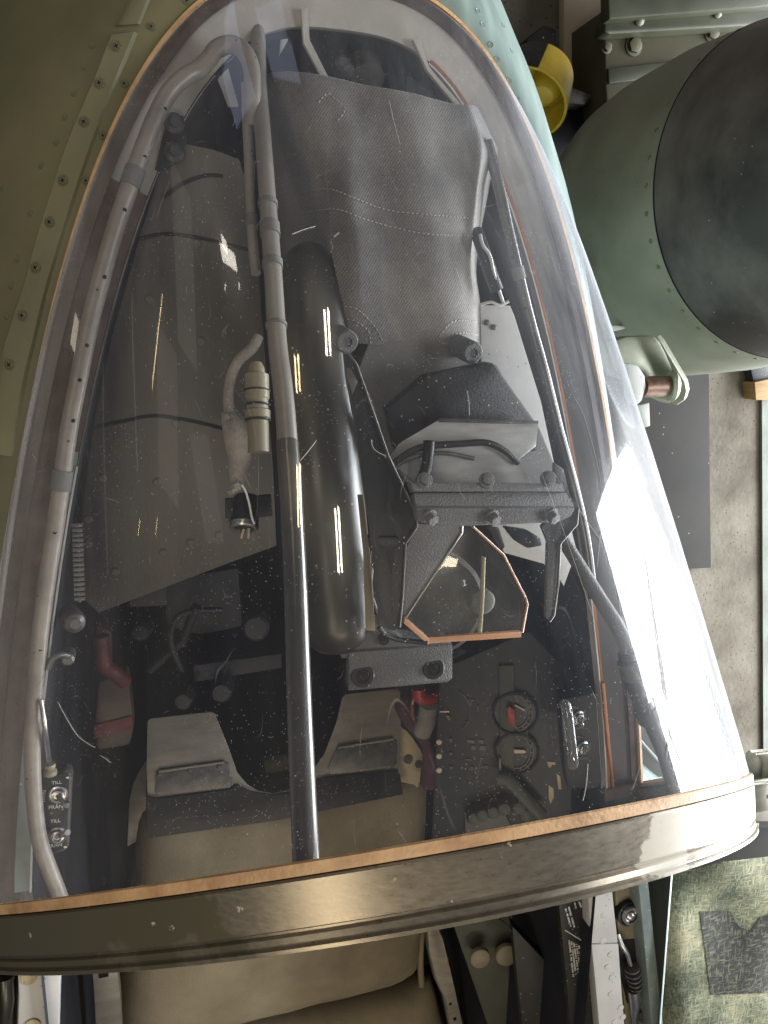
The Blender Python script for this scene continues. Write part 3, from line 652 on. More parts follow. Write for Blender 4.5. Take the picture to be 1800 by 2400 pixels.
def textcol(u0, v0, u1, v1, z):
    n = 26
    for q in range(n):
        if random.random() < .16: continue
        t0, t1 = q / n, (q + random.uniform(.5, .88)) / n
        a = at(u0 + (u1 - u0) * t0, v0 + (v1 - v0) * t0, z); b = at(u0 + (u1 - u0) * t1, v0 + (v1 - v0) * t1, z)
        d = (b - a) * .5; e = Vector((-d.y, d.x, 0)).normalized() * .0011
        b_box(bm, (a + b) / 2, d, e, Vector((0, 0, .0001)))
for (a, b, c, d) in [(1325, 2128, 1338, 2172), (1333, 2126, 1347, 2176), (1347, 2116, 1350, 2130), (1357, 2113, 1362, 2126)]: textcol(a, b, c, d, -.0298)
for q in range(7): textcol(1334 + q * 5.6, 2204 + q * 3.0, 1344 + q * 5.6 , 2290 - q * 5, -.0298)
textcol(1356, 2320, 1372, 2340, -.0298)
a, b = at(1324, 2180, -.0298), at(1372, 2210, -.0298); b_box(bm, (a + b) / 2, (b - a) / 2, Vector((0, .0006, 0)), Vector((0, 0, .0001)))
link('lettering', bm, M_letter, pl, smooth=False)
# right inner shelf and knobs below the arch
prism('side_panel', [(1060, 2160), (1240, 2120), (1310, 2130), (1330, 2450), (1160, 2450)], (-.25, .1, 0), .02, M_olivedark, fus, .002)
prism('side_panel', [(1200, 2170), (1305, 2280), (1330, 2450), (1230, 2450), (1215, 2330)], (-.18, .2, 0), .02, M_panel, fus, .002)
for (u, v, r) in [(1125, 2245, 23), (1187, 2238, 25)]:
    P = at(u, v, -.2); q = r / pxm(P)
    lathe('round_cap', P, (-.15, .1, 1), [(q * 1.08, -.004), (q * 1.08, .001), (q, .003), (q * .9, .0036), (0, .004)], M_tan, fus, seg=32)
for (u, v) in [(1265, 2200), (1262, 2155), (1282, 2240)]:
    P = at(u, v, -.17); lathe('round_cap', P, (0, 0, 1), [(.011, -.02), (.011, .006), (.008, .010), (0, .011)], M_olivedark, fus, seg=20)
tube('wire', [at(1150, 2140, -.1), at(1185, 2165, -.12), at(1205, 2190, -.14), at(1225, 2240, -.15)], .0012, M_darksteel, fus, seg=8)
for (u, v) in [(1300, 2196), (1297, 2292), (1244, 2335), (1304, 2312)]:
    P = at(u, v, -.165); lathe('round_cap', P, (0, 0, 1), [(.004, -.02), (.004, .003), (0, .0045)], M_darksteel, fus, seg=14)

# front cavity fittings seen over the cloth
prism3('front_bracket', [(705, 18, -.03), (722, 18, -.03), (726, 92, -.035), (770, 180, -.03), (752, 180, -.03), (710, 100, -.035)], .004, M_flange, fus)
prism3('front_bracket', [(966, 92, -.03), (985, 90, -.03), (1006, 155, -.03), (1082, 246, -.02), (1066, 246, -.02), (1000, 165, -.03)], .004, M_flange, fus)
tube('front_tube', [at(845, 30, -.13), at(850, 110, -.1), at(862, 185, -.07)], .016, M_greyplate, fus)
prism3('front_plate', [(960, 95, -.1), (1010, 170, -.1), (1060, 240, -.07), (955, 225, -.07)], .004, M_teal, fus)
prism3('front_plate', [(660, 25, -.06), (700, 22, -.06), (672, 100, -.06), (655, 130, -.06)], .004, M_lightgrey, fus)
prism3('front_plate', [(480, 110, -.06), (530, 140, -.06), (560, 250, -.06), (535, 250, -.06)], .003, M_lightgrey, fus)
for (u, v) in [(800, 150), (812, 165), (1030, 135), (405, 270)]:
    lathe('fitting', at(u, v, -.06), (0, 0, 1), [(.007, -.02), (.007, .004), (.004, .007), (0, .007)], M_darksteel, fus, seg=18)
br_ = prism3('hinge_bracket', [(362, 400, -.03), (385, 300, -.03), (430, 268, -.03), (440, 330, -.03), (425, 375, -.03), (385, 398, -.03)], .008, M_black, fus, .002)
for (u, v) in [(408, 290), (407, 357)]:
    P = at(u, v, -.03); lathe('bush', P, (.1, 0, 1), [(.0085, -.004), (.0085, .003), (.006, .005), (.0045, .005), (.004, .008), (0, .008)], M_darksteel, br_, seg=22)

M_fit = mat('dim_fitting', (.010, .0105, .014), (.018, .018, .022), .55, scale=20)
prism('cavity_box', [(300, 1392), (392, 1356), (392, 1420), (304, 1424)], -.16, .03, M_fit, fus, .002)
prism('cavity_box', [(452, 1560), (660, 1532), (662, 1566), (455, 1600)], -.30, .02, M_fit, fus, .002)
prism('cavity_box', [(380, 1360), (560, 1330), (570, 1470), (470, 1490), (390, 1470)], -.34, .04, M_fit, fus, .006)
tube('cavity_strut', [at(460, 1420, -.24), at(430, 1500, -.26), at(350, 1570, -.28)], .006, M_fit, fus, seg=12)
tube('cavity_strut', catmull([at(425, 1570, -.26), at(400, 1500, -.25), at(425, 1440, -.24), at(520, 1430, -.25)], 6), .004, M_fit, fus, seg=10)
for (u, v, r) in [(330, 1480, .012), (520, 1620, .014), (600, 1470, .018), (430, 1640, .012)]: lathe('cavity_knob', at(u, v, -.26), (-.2, .1, 1), [(r, -.03), (r, .004), (r * .8, .008), (0, .009)], M_fit, fus, seg=20)
prism('front_well', [(800, 1640), (812, 1560), (930, 1560), (950, 1600), (930, 1640)], -.42, .02, M_fit, fus, .002)
# ------------------------------------------------------------------ demist pipes
def pipe(name, P, r, label, holes=(), clamps=(), m=M_pipe):
    root = empty(name, P[0], label, 'pipe', 'perforated demist pipes under the windscreen'); C = catmull(P, 8)
    rr = r if not isinstance(r, (list, tuple)) else [r[0] + (r[1] - r[0]) * i / (len(C) - 1) for i in range(len(C))]
    tube('pipe_run', C, rr, m, root, seg=20, weld=False)
    bm = bmesh.new(); any_ = False
    for (u, v) in holes:
        i = min(range(len(C)), key=lambda q: (proj(C[q]) - Vector((u, v))).length); r_ = rr if not isinstance(rr, list) else rr[i]
        d = (CAM - C[i]).normalized()
        # the hole where the sight line through u,v meets the pipe wall
        dep = -(C[i] - CAM).dot(RZ); t = atd(u, v, dep); o = t - C[i]; tt = (C[min(i + 1, len(C) - 1)] - C[max(i - 1, 0)]).normalized(); o -= tt * o.dot(tt); o -= d * o.dot(d)
        if o.length > r_ * .8: o = o.normalized() * r_ * .8
        nn = (o + d * math.sqrt(max(r_ * r_ - o.length_squared, 0))).normalized()
        b_lathe(bm, C[i] + nn * (r_ - .0004), nn, [(.0017, 0), (.0017, .0006), (0, .0006)], 12); any_ = True
    if any_: link('vent_hole', bm, M_hole, root)
    else: bm.free()
    for (u, v, L) in clamps:
        i = min(range(len(C)), key=lambda q: (proj(C[q]) - Vector((u, v))).length); r_ = rr if not isinstance(rr, list) else rr[i]
        tt = (C[min(i + 1, len(C) - 1)] - C[max(i - 1, 0)]).normalized()
        lathe('clamp', C[i] - tt * L / 2, tt, [(r_ * 1.0, 0), (r_ * 1.16, .0002), (r_ * 1.16, L - .0002), (r_, L)], M_tape, root, seg=24)
    return root
def proj(P):
    d = Vector(P) - CAM; z = -d.dot(RZ); return Vector((900 + F * d.dot(RX) / z, 1200 - F * d.dot(RY) / z))
left_px = [(592, 300), (592, 230), (591, 175), (582, 138), (562, 112), (535, 105), (507, 116), (490, 138), (462, 165), (434, 180), (396, 217), (365, 275), (336, 347), (311, 416), (289, 481), (264, 557), (239, 647), (210, 760), (184, 890), (163, 999), (145, 1125), (130, 1234), (113, 1342), (98, 1451), (87, 1560), (81, 1640), (77, 1720), (76, 1790), (80, 1871), (91, 1962), (112, 2027), (142, 2105), (150, 2140)]
zs_ = []
for i, (u, v) in enumerate(left_px):
    h = GB.ray_cast(CAM, ray(u, v).normalized())
    z = .012 if v > 500 else .012 - (500 - v) / 500 * .034
    if i < 9: z = -.012 + .022 * (8 - i) / 8
    if h[0] is not None: z = min(z, h[0].z - .012)
    zs_.append(z)
LP = [at(u, v, z) for (u, v), z in zip(left_px, zs_)]
pipe('demist_pipe', LP, .0072, 'grey perforated pipe running down the left side inside the windscreen', [(388, 253), (338, 370), (292, 493), (246, 645), (205, 803), (187, 890), (172, 983), (128, 1250), (95, 1523), (74, 1804)], [(315, 420, .016), (147, 1125, .018)])
cp = [(602, 20), (605, 110), (607, 200), (617, 330), (628, 480), (640, 640), (650, 800), (662, 900), (672, 1010), (690, 1300), (700, 1600), (710, 1850), (715, 1960), (717, 2040), (719, 2090)]
CP = []
for i, (u, v) in enumerate(cp):
    h = GB.ray_cast(CAM, ray(u, v).normalized())
    d = .028 + .02 * max(0, (900 - v) / 900)
    if h[0] is None: P = at(u, v, -.03)
    else: P = h[0] + ray(u, v).normalized() * d
    if v > 2000: P = CP[-1] + (CP[-1] - CP[-2]) * .6
    CP.append(P)
cpipe = pipe('demist_pipe', CP, (.0066, .0073), 'thick grey pipe running down the middle of the windscreen to the arch', [], [(628, 478, .005), (630, 540, .012), (641, 615, .007), (649, 760, .003)], m=M_steelpipe)
CC = catmull(CP, 8); i0 = min(range(len(CC)), key=lambda q: abs(proj(CC[q]).y - 1030))
tube('steel_run', CC[i0:], .00755, M_tubesteel, cpipe, seg=24, weld=False)
prism3('pipe_bracket', [(664, 950, .165), (676, 952, .165), (678, 1055, .18), (655, 1080, .18), (656, 1000, .17)], .006, M_pipe, cpipe, .001)
sp_ = [(577, 200), (580, 290), (584, 380), (586, 450), (590, 520), (594, 590), (600, 640)]
SPp = [below(u, v, .04 + .01 * max(0, (600 - v) / 400)) for u, v in sp_]
pipe('demist_pipe', SPp, (.0045, .0038), 'thin perforated pipe strapped beside the thick middle pipe', [(590, 358), (592, 478), (596, 600)], [(586, 520, .012)])
rp_px = [(1140, 330), (1168, 430), (1192, 540), (1215, 640), (1242, 750), (1275, 870), (1310, 1010), (1345, 1140), (1372, 1260), (1390, 1400)]
pipe('demist_pipe', [at(u, v, .0 + .012 * i / 9) for i, (u, v) in enumerate(rp_px)], .0054, 'dark pipe along the right sill behind the gunsight', [(1200, 600), (1230, 720)], [(1215, 640, .012)], m=M_tubesteel)

# ------------------------------------------------------------------ cloth over the instrument shroud
cv = empty('instrument_cover', at(950, 600, .03), 'grey twill cloth cover with dashed stitching draped ahead of the gunsight', 'cloth cover')
G = [[(612, 172, -.07), (655, 165, -.03), (700, 165, -.004), (780, 180, 0), (930, 213, .003), (1075, 243, .0), (1112, 247, -.012), (1128, 262, -.03)],
     [(618, 250, -.07), (655, 235, -.03), (705, 235, .002), (785, 245, .009), (940, 270, .012), (1085, 290, .006), (1138, 300, -.012), (1150, 312, -.03)],
     [(625, 345, -.08), (660, 335, -.04), (722, 330, .004), (790, 330, .018), (945, 342, .024), (1080, 352, .016), (1150, 350, .0), (1168, 360, -.03)],
     [(640, 440, -.09), (690, 440, -.045), (760, 430, .012), (785, 425, .032), (940, 440, .036), (1080, 445, .028), (1128, 440, .004), (1148, 435, -.03)],
     [(650, 610, -.10), (700, 610, -.05), (772, 600, .03), (800, 598, .055), (950, 604, .060), (1075, 604, .052), (1108, 605, .028), (1117, 608, -.02)],
     [(665, 720, -.10), (715, 715, -.04), (782, 700, .045), (810, 698, .066), (950, 706, .070), (1080, 706, .064), (1118, 706, .040), (1124, 708, -.01)],
     [(680, 830, -.10), (730, 825, -.02), (788, 806, .055), (815, 803, .072), (950, 812, .076), (1090, 812, .070), (1120, 812, .046), (1126, 812, -.01)]]
GP = [[at(*c) for c in r] for r in G]
rowsC = [catmull(r, 9) for r in GP]
colsC = [catmull([rowsC[i][j] for i in range(len(rowsC))], 12) for j in range(len(rowsC[0]))]
bm = bmesh.new(); nj = len(colsC); ni = len(colsC[0])
V = []
from mathutils import noise as mnoise
for j in range(nj):
    col = []
    for i in range(ni):
        p = colsC[j][i].copy()
        s_ = j / (nj - 1); t_ = i / (ni - 1)
        w = mnoise.noise(Vector((p.x * 26, p.y * 7, 1.3))) * .0042 + mnoise.noise(Vector((p.x * 70, p.y * 30, 4.1))) * .0012
        w += .008 * math.exp(-((s_ - .76 - .05 * t_) / .024) ** 2) * math.exp(-((t_ - .45) / .28) ** 2)          # fold to the right
        w += .006 * math.exp(-((s_ - .46) / .03) ** 2) * math.exp(-((t_ - .55) / .33) ** 2) - .004 * math.exp(-((s_ - .54) / .03) ** 2) * math.exp(-((t_ - .5) / .3) ** 2)
        p.z += w; col.append(bm.verts.new(p))
    V.append(col)
for a, b in zip(V, V[1:]):
    for i in range(ni - 1): bm.faces.new((a[i], a[i + 1], b[i + 1], b[i]))
bmesh.ops.recalc_face_normals(bm, faces=bm.faces)
CLB = BVHTree.FromBMesh(bm)
cl = link('cloth_sheet', bm, M_cloth, cv, ang=80, weld=False)
sm_ = cl.modifiers.new('thick', 'SOLIDIFY'); sm_.thickness = .002; sm_.offset = -1
def cloth_at(u, v, lift):
    r = ray(u, v).normalized(); h = CLB.ray_cast(CAM, r)
    return (h[0] - r * lift) if h[0] is not None else None
def stitches(px, m, step=.0042):
    bm = bmesh.new(); Q = [cloth_at(u.x, u.y, .0007) for u in catmull([Vector((a, b, 0)) for a, b in px], 14)]; Q = [q for q in Q if q is not None]
    acc = 0; start = None
    for a, b in zip(Q, Q[1:]):
        d = (b - a).length; k = 0
        while acc + (d - k) >= step and d > 1e-9:
            k += step - acc; acc = 0; p = a + (b - a) * (k / d); t = (b - a).normalized()
            b_tube(bm, [p, p + t * step * .3, p + t * step * .62], [.0003, .0006, .0003], 6)
        acc += d - k
    if bm.verts: link('stitching', bm, m, cv)
    else: bm.free()
M_thread = mat('pale_thread', (.50, .47, .42), None, .8)
stitches([(700, 455), (740, 444), (781, 445), (830, 464), (900, 490), (970, 500), (1040, 506), (1105, 512)], M_thread)
stitches([(705, 500), (786, 490), (850, 512), (920, 532), (1000, 548), (1105, 553)], M_thread)
stitches([(793, 717), (830, 722), (860, 745), (885, 775), (896, 800)], M_thread)
stitches([(795, 748), (830, 752), (862, 775), (868, 800)], M_thread)
stitches([(1025, 800), (1040, 775), (1066, 752), (1115, 754)], M_thread)
stitches([(1060, 800), (1062, 785), (1085, 780), (1120, 785)], M_thread)
stitches([(740, 250), (765, 220), (785, 232), (808, 255), (790, 285)], M_thread)
for (u, v) in [(812, 800), (1106, 826)]:
    P = at(u, v, .10); lathe('corner_fastener', P, (.1, -.2, 1), [(.0095, -.03), (.0095, .001), (.008, .003), (.004, .003), (.0036, .0015), (0, .0015)], M_crackle, cv, seg=24)

def thread(name, px, r, m, parent, over):
    Q = [(cloth_at(a, b, .0015) or below(a, b, .03)) if over == 'cloth' else below(a, b, -.0008) for a, b in [(c.x, c.y) for c in catmull([Vector((x, y, 0)) for x, y in px], 5)]]
    tube(name, Q, [r * .5] + [r] * (len(Q) - 2) + [r * .4], m, parent, seg=6)
M_fibre = mat('white_fibre', (.62, .61, .58), None, .8)
thread('loose_thread', [(795, 545), (777, 563), (780, 582), (768, 602), (757, 618)], .0009, M_fibre, cv, 'cloth')
thread('loose_thread', [(779, 590), (768, 600), (772, 615), (762, 622), (752, 640), (747, 662)], .0006, M_fibre, cv, 'cloth')
thread('loose_thread', [(747, 672), (748, 680), (743, 690)], .0006, M_fibre, cv, 'cloth')
for px, r in [([(135, 1645), (147, 1668), (163, 1696), (180, 1722), (197, 1737), (222, 1752)], .00035), ([(234, 1770), (248, 1779), (258, 1787)], .0003), ([(684, 549), (712, 538), (740, 530)], .0004), ([(912, 235), (922, 280), (938, 340)], .0003),
              ([(1068, 628), (1076, 655), (1085, 690)], .0004), ([(1094, 915), (1099, 940), (1100, 974)], .0003), ([(870, 1030), (875, 1050), (890, 1062), (905, 1068)], .0003), ([(1358, 1195), (1385, 1235), (1408, 1265)], .0004),
              ([(1378, 1790), (1374, 1840), (1366, 1878)], .0003), ([(1565, 1702), (1578, 1740), (1598, 1790)], .0004), ([(1574, 1700), (1566, 1740), (1562, 1776)], .0003), ([(705, 1078), (722, 1058), (742, 1032)], .0003),
              ([(1270, 1110), (1330, 1270), (1395, 1460)], .0002), ([(1345, 930), (1372, 985), (1410, 1150), (1400, 1330)], .0002)]:
    thread('stray_hair', px, r * .7, M_fibre, ws, 'glass')
# left hand dark panel cover
pc = empty('panel_cover', at(380, 1000, -.06), 'large dark grey sheet cover with riveted seams left of the middle pipe', 'panel cover')
PZ = (-.085, .10, .10)
pcp = [(434, 336), (500, 350), (560, 372), (600, 500), (612, 700), (625, 900), (640, 1100), (648, 1280), (535, 1321), (420, 1365), (231, 1437), (196, 1405), (192, 1210), (218, 1000), (258, 800), (320, 578), (372, 405)]
def curved_panel(name, px, zf, th, m, parent, n=14):
    P = [at(u, v, zf) for u, v in px]; bm = bmesh.new()
    b_poly(bm, P, plane_n(zf), th, .0015)
    return link(name, bm, m, parent)
curved_panel('cover_sheet', pcp, PZ, .004, M_sheet, pc)
def lift(z, d): return (z[0] + d, z[1], z[2])
for k, px in enumerate([[(385, 462), (430, 430), (480, 412), (522, 412)], [(216, 1004), (300, 985), (362, 975), (440, 985), (525, 1005)], [(330, 560), (390, 548), (480, 560), (600, 590)]]):
    tube('seam', catmull([at(u, v, lift(PZ, .0008)) for u, v in px], 8), .0016, M_hole, pc, seg=8)
bm = bmesh.new()
for (u, v) in [(460, 571), (205, 1217), (206, 1275), (383, 1295), (446, 1272), (513, 1254), (412, 992), (368, 1130), (270, 1340), (240, 1120), (470, 800), (350, 700)]:
    b_lathe(bm, at(u, v, lift(PZ, 0)), plane_n(PZ), [(.0045, -.001), (.0042, .0008), (.003, .0018), (0, .002)], 18)
link('rivet', bm, M_greyplate, pc)
tube('chain_edge', [at(182, 1228, -.03), at(184, 1300, -.03), at(186, 1410, -.03)], .002, M_darksteel, pc, seg=8)
bm = bmesh.new()
for q in range(16):
    P = at(181 + q * .4, 1230 + q * 11.5, -.028); b_box(bm, P, Vector((.0048, 0, 0)), Vector((0, .0018, 0)), Vector((0, 0, .002)), .0005)
link('chain_link', bm, M_darksteel, pc)

# ------------------------------------------------------------------ gunsight
gs = empty('gunsight', at(1000, 1300, .05), 'black reflector gunsight with glass plates, cross bar and hexagon bolts', 'gunsight')
# barrel to the left
Pa, Pb, Pc_, Pd = at(722, 600, .004), at(735, 760, .052), at(765, 1150, .092), at(792, 1512, .098)
Cb = catmull([Pa, Pb, Pc_, Pd], 8)
tube('barrel', Cb, [(.029 + .004 * i / (len(Cb) - 1)) * min(1, .55 + .45 * math.sin(min(1, i / 6) * math.pi / 2)) * (1 if i < len(Cb) - 2 else .93 - .3 * (i - len(Cb) + 2)) for i in range(len(Cb))], M_gloss, gs, seg=48, weld=False)
# sight head block
HZ = (.150, 0, -.10)
prism('head_block', [(866, 795), (1062, 801), (1076, 806), (1140, 862), (1150, 850), (1166, 855), (1180, 880), (1265, 1000), (1300, 1085), (1330, 1140), (960, 1140), (905, 1070), (836, 880)], (.085, 0, -.02), .05, M_head, gs, .003, label='dark grey sight head')
prism3('head_hood', [(905, 960, .112), (1000, 880, .115), (1120, 856, .115), (1140, 850, .116), (1160, 852, .116), (1175, 876, .116), (1268, 1010, .112), (1262, 1060, .110), (930, 1060, .110)], .015, M_black, gs, .004)
# inclined reflector glass: grey reflection painted on, reflected cables modelled as tubes
ug = [(1028, 984, .130), (1262, 990, .130), (1257, 1045, .135), (1218, 1075, .138), (1250, 1140, .146), (985, 1140, .146), (908, 1078, .136), (940, 1036, .132)]
prism3('reflector_glass', ug, .004, M_mirrorplate, gs, .0005)
prism3('glass_edge', [(1030, 980, .131), (1262, 986, .131), (1262, 994, .132), (1030, 988, .132)], .004, M_darksteel, gs, .0003)
tube('cable', catmull([at(925, 1085, .142), at(960, 1060, .142), at(1000, 1046, .142), at(1080, 1040, .142), at(1140, 1038, .142), at(1180, 1055, .142), at(1215, 1085, .142)], 8), .0028, M_black, gs, seg=10)
tube('cable', catmull([at(985, 1130, .148), at(998, 1100, .146), at(1004, 1065, .145), at(1006, 1035, .142)], 8), [.0045] * 24 + [.0052], M_black, gs, seg=12)
tube('cable', catmull([at(920, 1100, .143), at(965, 1072, .143), at(1040, 1062, .143), at(1110, 1075, .143)], 8), .0018, M_darksteel, gs, seg=10)
# side frame plates
fl = [(803, 826, .150), (817, 829, .150), (835, 852, .150), (870, 935, .154), (911, 1070, .160), (947, 1145, .166), (976, 1206, .170), (978, 1234, .170), (951, 1274, .165), (944, 1400, .156), (937, 1470, .150), (922, 1480, .150), (886, 1466, .150), (885, 1430, .150), (866, 1250, .160), (853, 1160, .160), (832, 1010, .156), (808, 880, .150)]
prism3('side_plate', fl, .004, M_black, gs, .001, n=Vector((-.25, -.1, 1)))
prism3('data_plate', [(812, 862, .1525), (820, 862, .1525), (838, 895, .1535), (826, 925, .1545), (814, 885, .153)], .001, M_darksteel, gs, .0003, n=Vector((-.25, -.1, 1)))
fr_ = [(1300, 1085, .160), (1322, 1100, .160), (1336, 1160, .166), (1355, 1186, .170), (1352, 1226, .170), (1312, 1272, .165), (1308, 1360, .158), (1298, 1440, .152), (1286, 1456, .152), (1279, 1446, .152), (1282, 1360, .156), (1284, 1270, .163), (1270, 1236, .168), (1300, 1195, .168)]
prism3('side_plate', fr_, .004, M_crackle, gs, .001, n=Vector((.1, -.1, 1)))
tube('plate_edge', [at(1355, 1190, .171), at(1352, 1228, .171), at(1313, 1274, .166), at(1308, 1370, .159), at(1298, 1442, .153), at(1288, 1457, .153)], .0011, M_darksteel, gs, seg=8)
tube('plate_edge', [at(806, 827, .152), at(818, 830, .152), at(836, 854, .152), at(911, 1070, .162), at(947, 1145, .168), at(976, 1206, .172), at(978, 1234, .172), at(951, 1274, .167), at(944, 1400, .158), at(937, 1470, .152)], .0009, M_darksteel, gs, seg=8)
# cross bar
prism3('cross_bar', [(962, 1131, .172), (1318, 1133, .172), (1326, 1152, .174), (970, 1152, .174)], .010, M_bar, gs, .0012)
prism3('cross_bar', [(970, 1155, .171), (1328, 1154, .171), (1348, 1187, .176), (975, 1187, .176)], .012, M_bar, gs, .0012)
prism3('cross_bar', [(975, 1190, .180), (1352, 1190, .180), (1340, 1212, .180), (1308, 1226, .179), (1180, 1232, .179), (1060, 1236, .179), (978, 1226, .179)], .012, M_bar, gs, .003)
for (u, v, z, n) in [(995, 1126, .172, (-.1, .4, 1)), (1140, 1126, .172, (-.1, .4, 1)), (1284, 1122, .172, (-.1, .4, 1)), (1006, 1209, .181, (.25, -.5, 1)), (1152, 1209, .181, (.25, -.5, 1)), (1290, 1206, .181, (.25, -.5, 1))]:
    P = at(u, v, z); hexbolt(P, Vector(n), 15 / pxm(P), .007, M_bar, gs)
# web plate
prism3('web_plate', [(978, 1228, .172), (1080, 1232, .174), (1084, 1246, .172), (1040, 1312, .164), (950, 1446, .148), (944, 1440, .148), (950, 1290, .164)], .003, M_bar, gs, .001)
tube('plate_edge', [at(1083, 1232, .1745), at(1083, 1248, .1725), at(1040, 1314, .165), at(951, 1449, .149)], .0009, M_steel, gs, seg=8)
# combiner glass
cg = [(1100, 1230, .158), (1178, 1298, .150), (1232, 1402, .137), (1236, 1415, .136), (1222, 1484, .129), (1006, 1497, .129), (948, 1448, .134), (1040, 1316, .147), (1085, 1240, .157)]
prism3('combiner_glass', cg, .0045, M_combiner, gs, .0006)
def edge_bar(name, a, b, w, m, parent, th=.004, label=None):
    """strip between two points with the given pixel width below the line"""
    P = [at(*a), at(*b), at(b[0] + w[0], b[1] + w[1], b[2]), at(a[0] + w[0], a[1] + w[1], a[2])]
    n = (P[1] - P[0]).cross(P[3] - P[0]).normalized()
    if n.dot(CAM - P[0]) < 0: n = -n
    bm = bmesh.new(); b_poly(bm, P, n, th, .0004); return link(name, bm, m, parent, label=label)
edge_bar('glass_edge', (1006, 1494, .1305), (1222, 1480, .1305), (0, 14), M_orangeglass, gs, label='peach coloured lower glass edge')
edge_bar('glass_edge', (950, 1447, .1355), (1008, 1498, .1305), (-3, 14), M_orangeglass, gs)
tube('glass_edge', [at(1108, 1234, .159), at(1180, 1300, .151), at(1232, 1402, .138), at(1236, 1416, .137), at(1224, 1482, .130)], .0011, M_orangeglass, gs, seg=8)
# lens ring and rod behind the combiner
Pl = at(1010, 1415, .085); ql = pxm(Pl)
lathe('lens_ring', Pl, (-.1, 0, 1), [(128 / ql, -.01), (128 / ql, .004), (118 / ql, .005), (114 / ql, -.004), (114 / ql, -.012)], M_darksteel, gs, seg=64)
lathe('lens', Pl + Vector((0, 0, -.006)), (-.1, 0, 1), [(115 / ql, 0), (80 / ql, .005), (40 / ql, .008), (0, .009)], M_combiner, gs, seg=48)
tube('rod', [at(1133, 1306, .112), at(1130, 1400, .110), at(1124, 1485, .108)], .0020, M_cream, gs, seg=10)
prism3('bracket_tab', [(1145, 1235, .150), (1170, 1238, .150), (1184, 1282, .148), (1176, 1290, .148), (1166, 1282, .148)], .003, M_black, gs, .0006)
lathe('boss', at(1130, 1410, .095), (0, 0, 1), [(.012, -.01), (.012, .002), (.009, .004), (0, .004)], M_greyplate, gs, seg=24)
# secondary coated glass on the left
prism3('combiner_glass', [(872, 1290, .125), (925, 1285, .125), (922, 1440, .118), (882, 1440, .118), (868, 1350, .12)], .003, M_combiner, gs, .0004)
edge_bar('glass_edge', (884, 1296, .127), (914, 1402, .121), (6, -2), M_orangeglass, gs)
Pq = at(905, 1370, .095); q_ = pxm(Pq)
lathe('lens', Pq, (-.2, 0, 1), [(44 / q_, 0), (44 / q_, .004), (30 / q_, .010), (0, .013)], M_lens, gs, seg=40)
tube('lens_rim', [at(873, 1330, .11), at(869, 1365, .11), at(872, 1400, .11), at(886, 1437, .11)], .0014, M_whiteedge, gs, seg=8)
prism3('cross_bar', [(862, 1260, .158), (945, 1258, .162), (942, 1284, .160), (866, 1286, .156)], .006, M_black, gs, .0008)
prism3('barrel_trim', [(838, 1160, .128), (852, 1160, .128), (868, 1300, .132), (880, 1480, .134), (858, 1478, .134), (852, 1300, .130)], .004, M_tan, gs, .001)
# base mount
MZ = .112
prism3('base_mount', [(788, 1490, .120), (800, 1462, .122), (905, 1466, .122), (945, 1498, .120), (1000, 1508, .120), (1058, 1504, .120), (1060, 1516, .118), (800, 1545, .118)], .02, M_crackle, gs, .002)
prism3('base_mount', [(818, 1530, .122), (1061, 1512, .122), (1061, 1590, .110), (1050, 1600, .110), (816, 1620, .110)], .012, M_crackle, gs, .0015)
tube('mount_lip', catmull([at(888, 1470, .132), at(905, 1488, .131), at(940, 1500, .130), at(1000, 1506, .130)], 6), .0022, M_black, gs, seg=10)
for (u, v, r) in [(850, 1584, 28), (1016, 1567, 26)]:
    P = at(u, v, .1165); n = Vector((-.05, .1, 1)); q = r / pxm(P)
    lathe('washer', P, n, [(q, -.004), (q, .0008), (q * .95, .0014), (q * .6, .0014), (q * .55, .0004), (0, .0004)], M_black, gs, seg=36)
    screw(P + n.normalized() * .0006, n, q * .5, M_black, gs)
for (u, v, r) in [(831, 1492, 17), (900, 1499, 14)]:
    P = at(u, v, .1232); screw(P, Vector((0, .1, 1)), r / pxm(P), M_darksteel if u < 860 else M_black, gs)

# pale plate to the right of the sight
rpz = empty('sight_backplate', at(1250, 1050, .0), 'pale grey metal plate standing between the gunsight and right sill', 'metal plate')
prism('plate_sheet', [(1126, 715), (1196, 716), (1206, 740), (1240, 850), (1268, 940), (1300, 1090), (1352, 1290), (1342, 1318), (1322, 1374), (1300, 1340), (1276, 1322), (1182, 1296), (1140, 1200), (1128, 1000), (1128, 820)], .03, .003, M_lightgrey, rpz, .0008)
bm = bmesh.new()
for (u, v) in [(1141, 756), (1157, 767)]: b_lathe(bm, at(u, v, .031), (0, 0, 1), [(.0028, -.001), (.0027, .001), (.0018, .002), (0, .0022)], 16)
link('rivet', bm, M_darksteel, rpz)
# clutter on the plate
tube('hose_end', catmull([at(1118, 545, .03), at(1130, 580, .045), at(1150, 640, .05), at(1165, 680, .05)], 6), .006, M_black, rpz, seg=12)
tube('wire', catmull([at(1125, 550, .05), at(1132, 575, .055), at(1148, 600, .055), at(1160, 650, .055), at(1180, 712, .05)], 6), .0016, M_whiteedge, rpz, seg=8)
tube('wire', catmull([at(1127, 714, .045), at(1150, 708, .05), at(1172, 715, .05), at(1192, 706, .05)], 6), .0014, M_whiteedge, rpz, seg=8)
prism3('dark_knob', [(1185, 1236, .150), (1240, 1244, .150), (1268, 1262, .150), (1272, 1280, .150), (1238, 1286, .150), (1212, 1270, .150)], .01, M_black, rpz, .002)

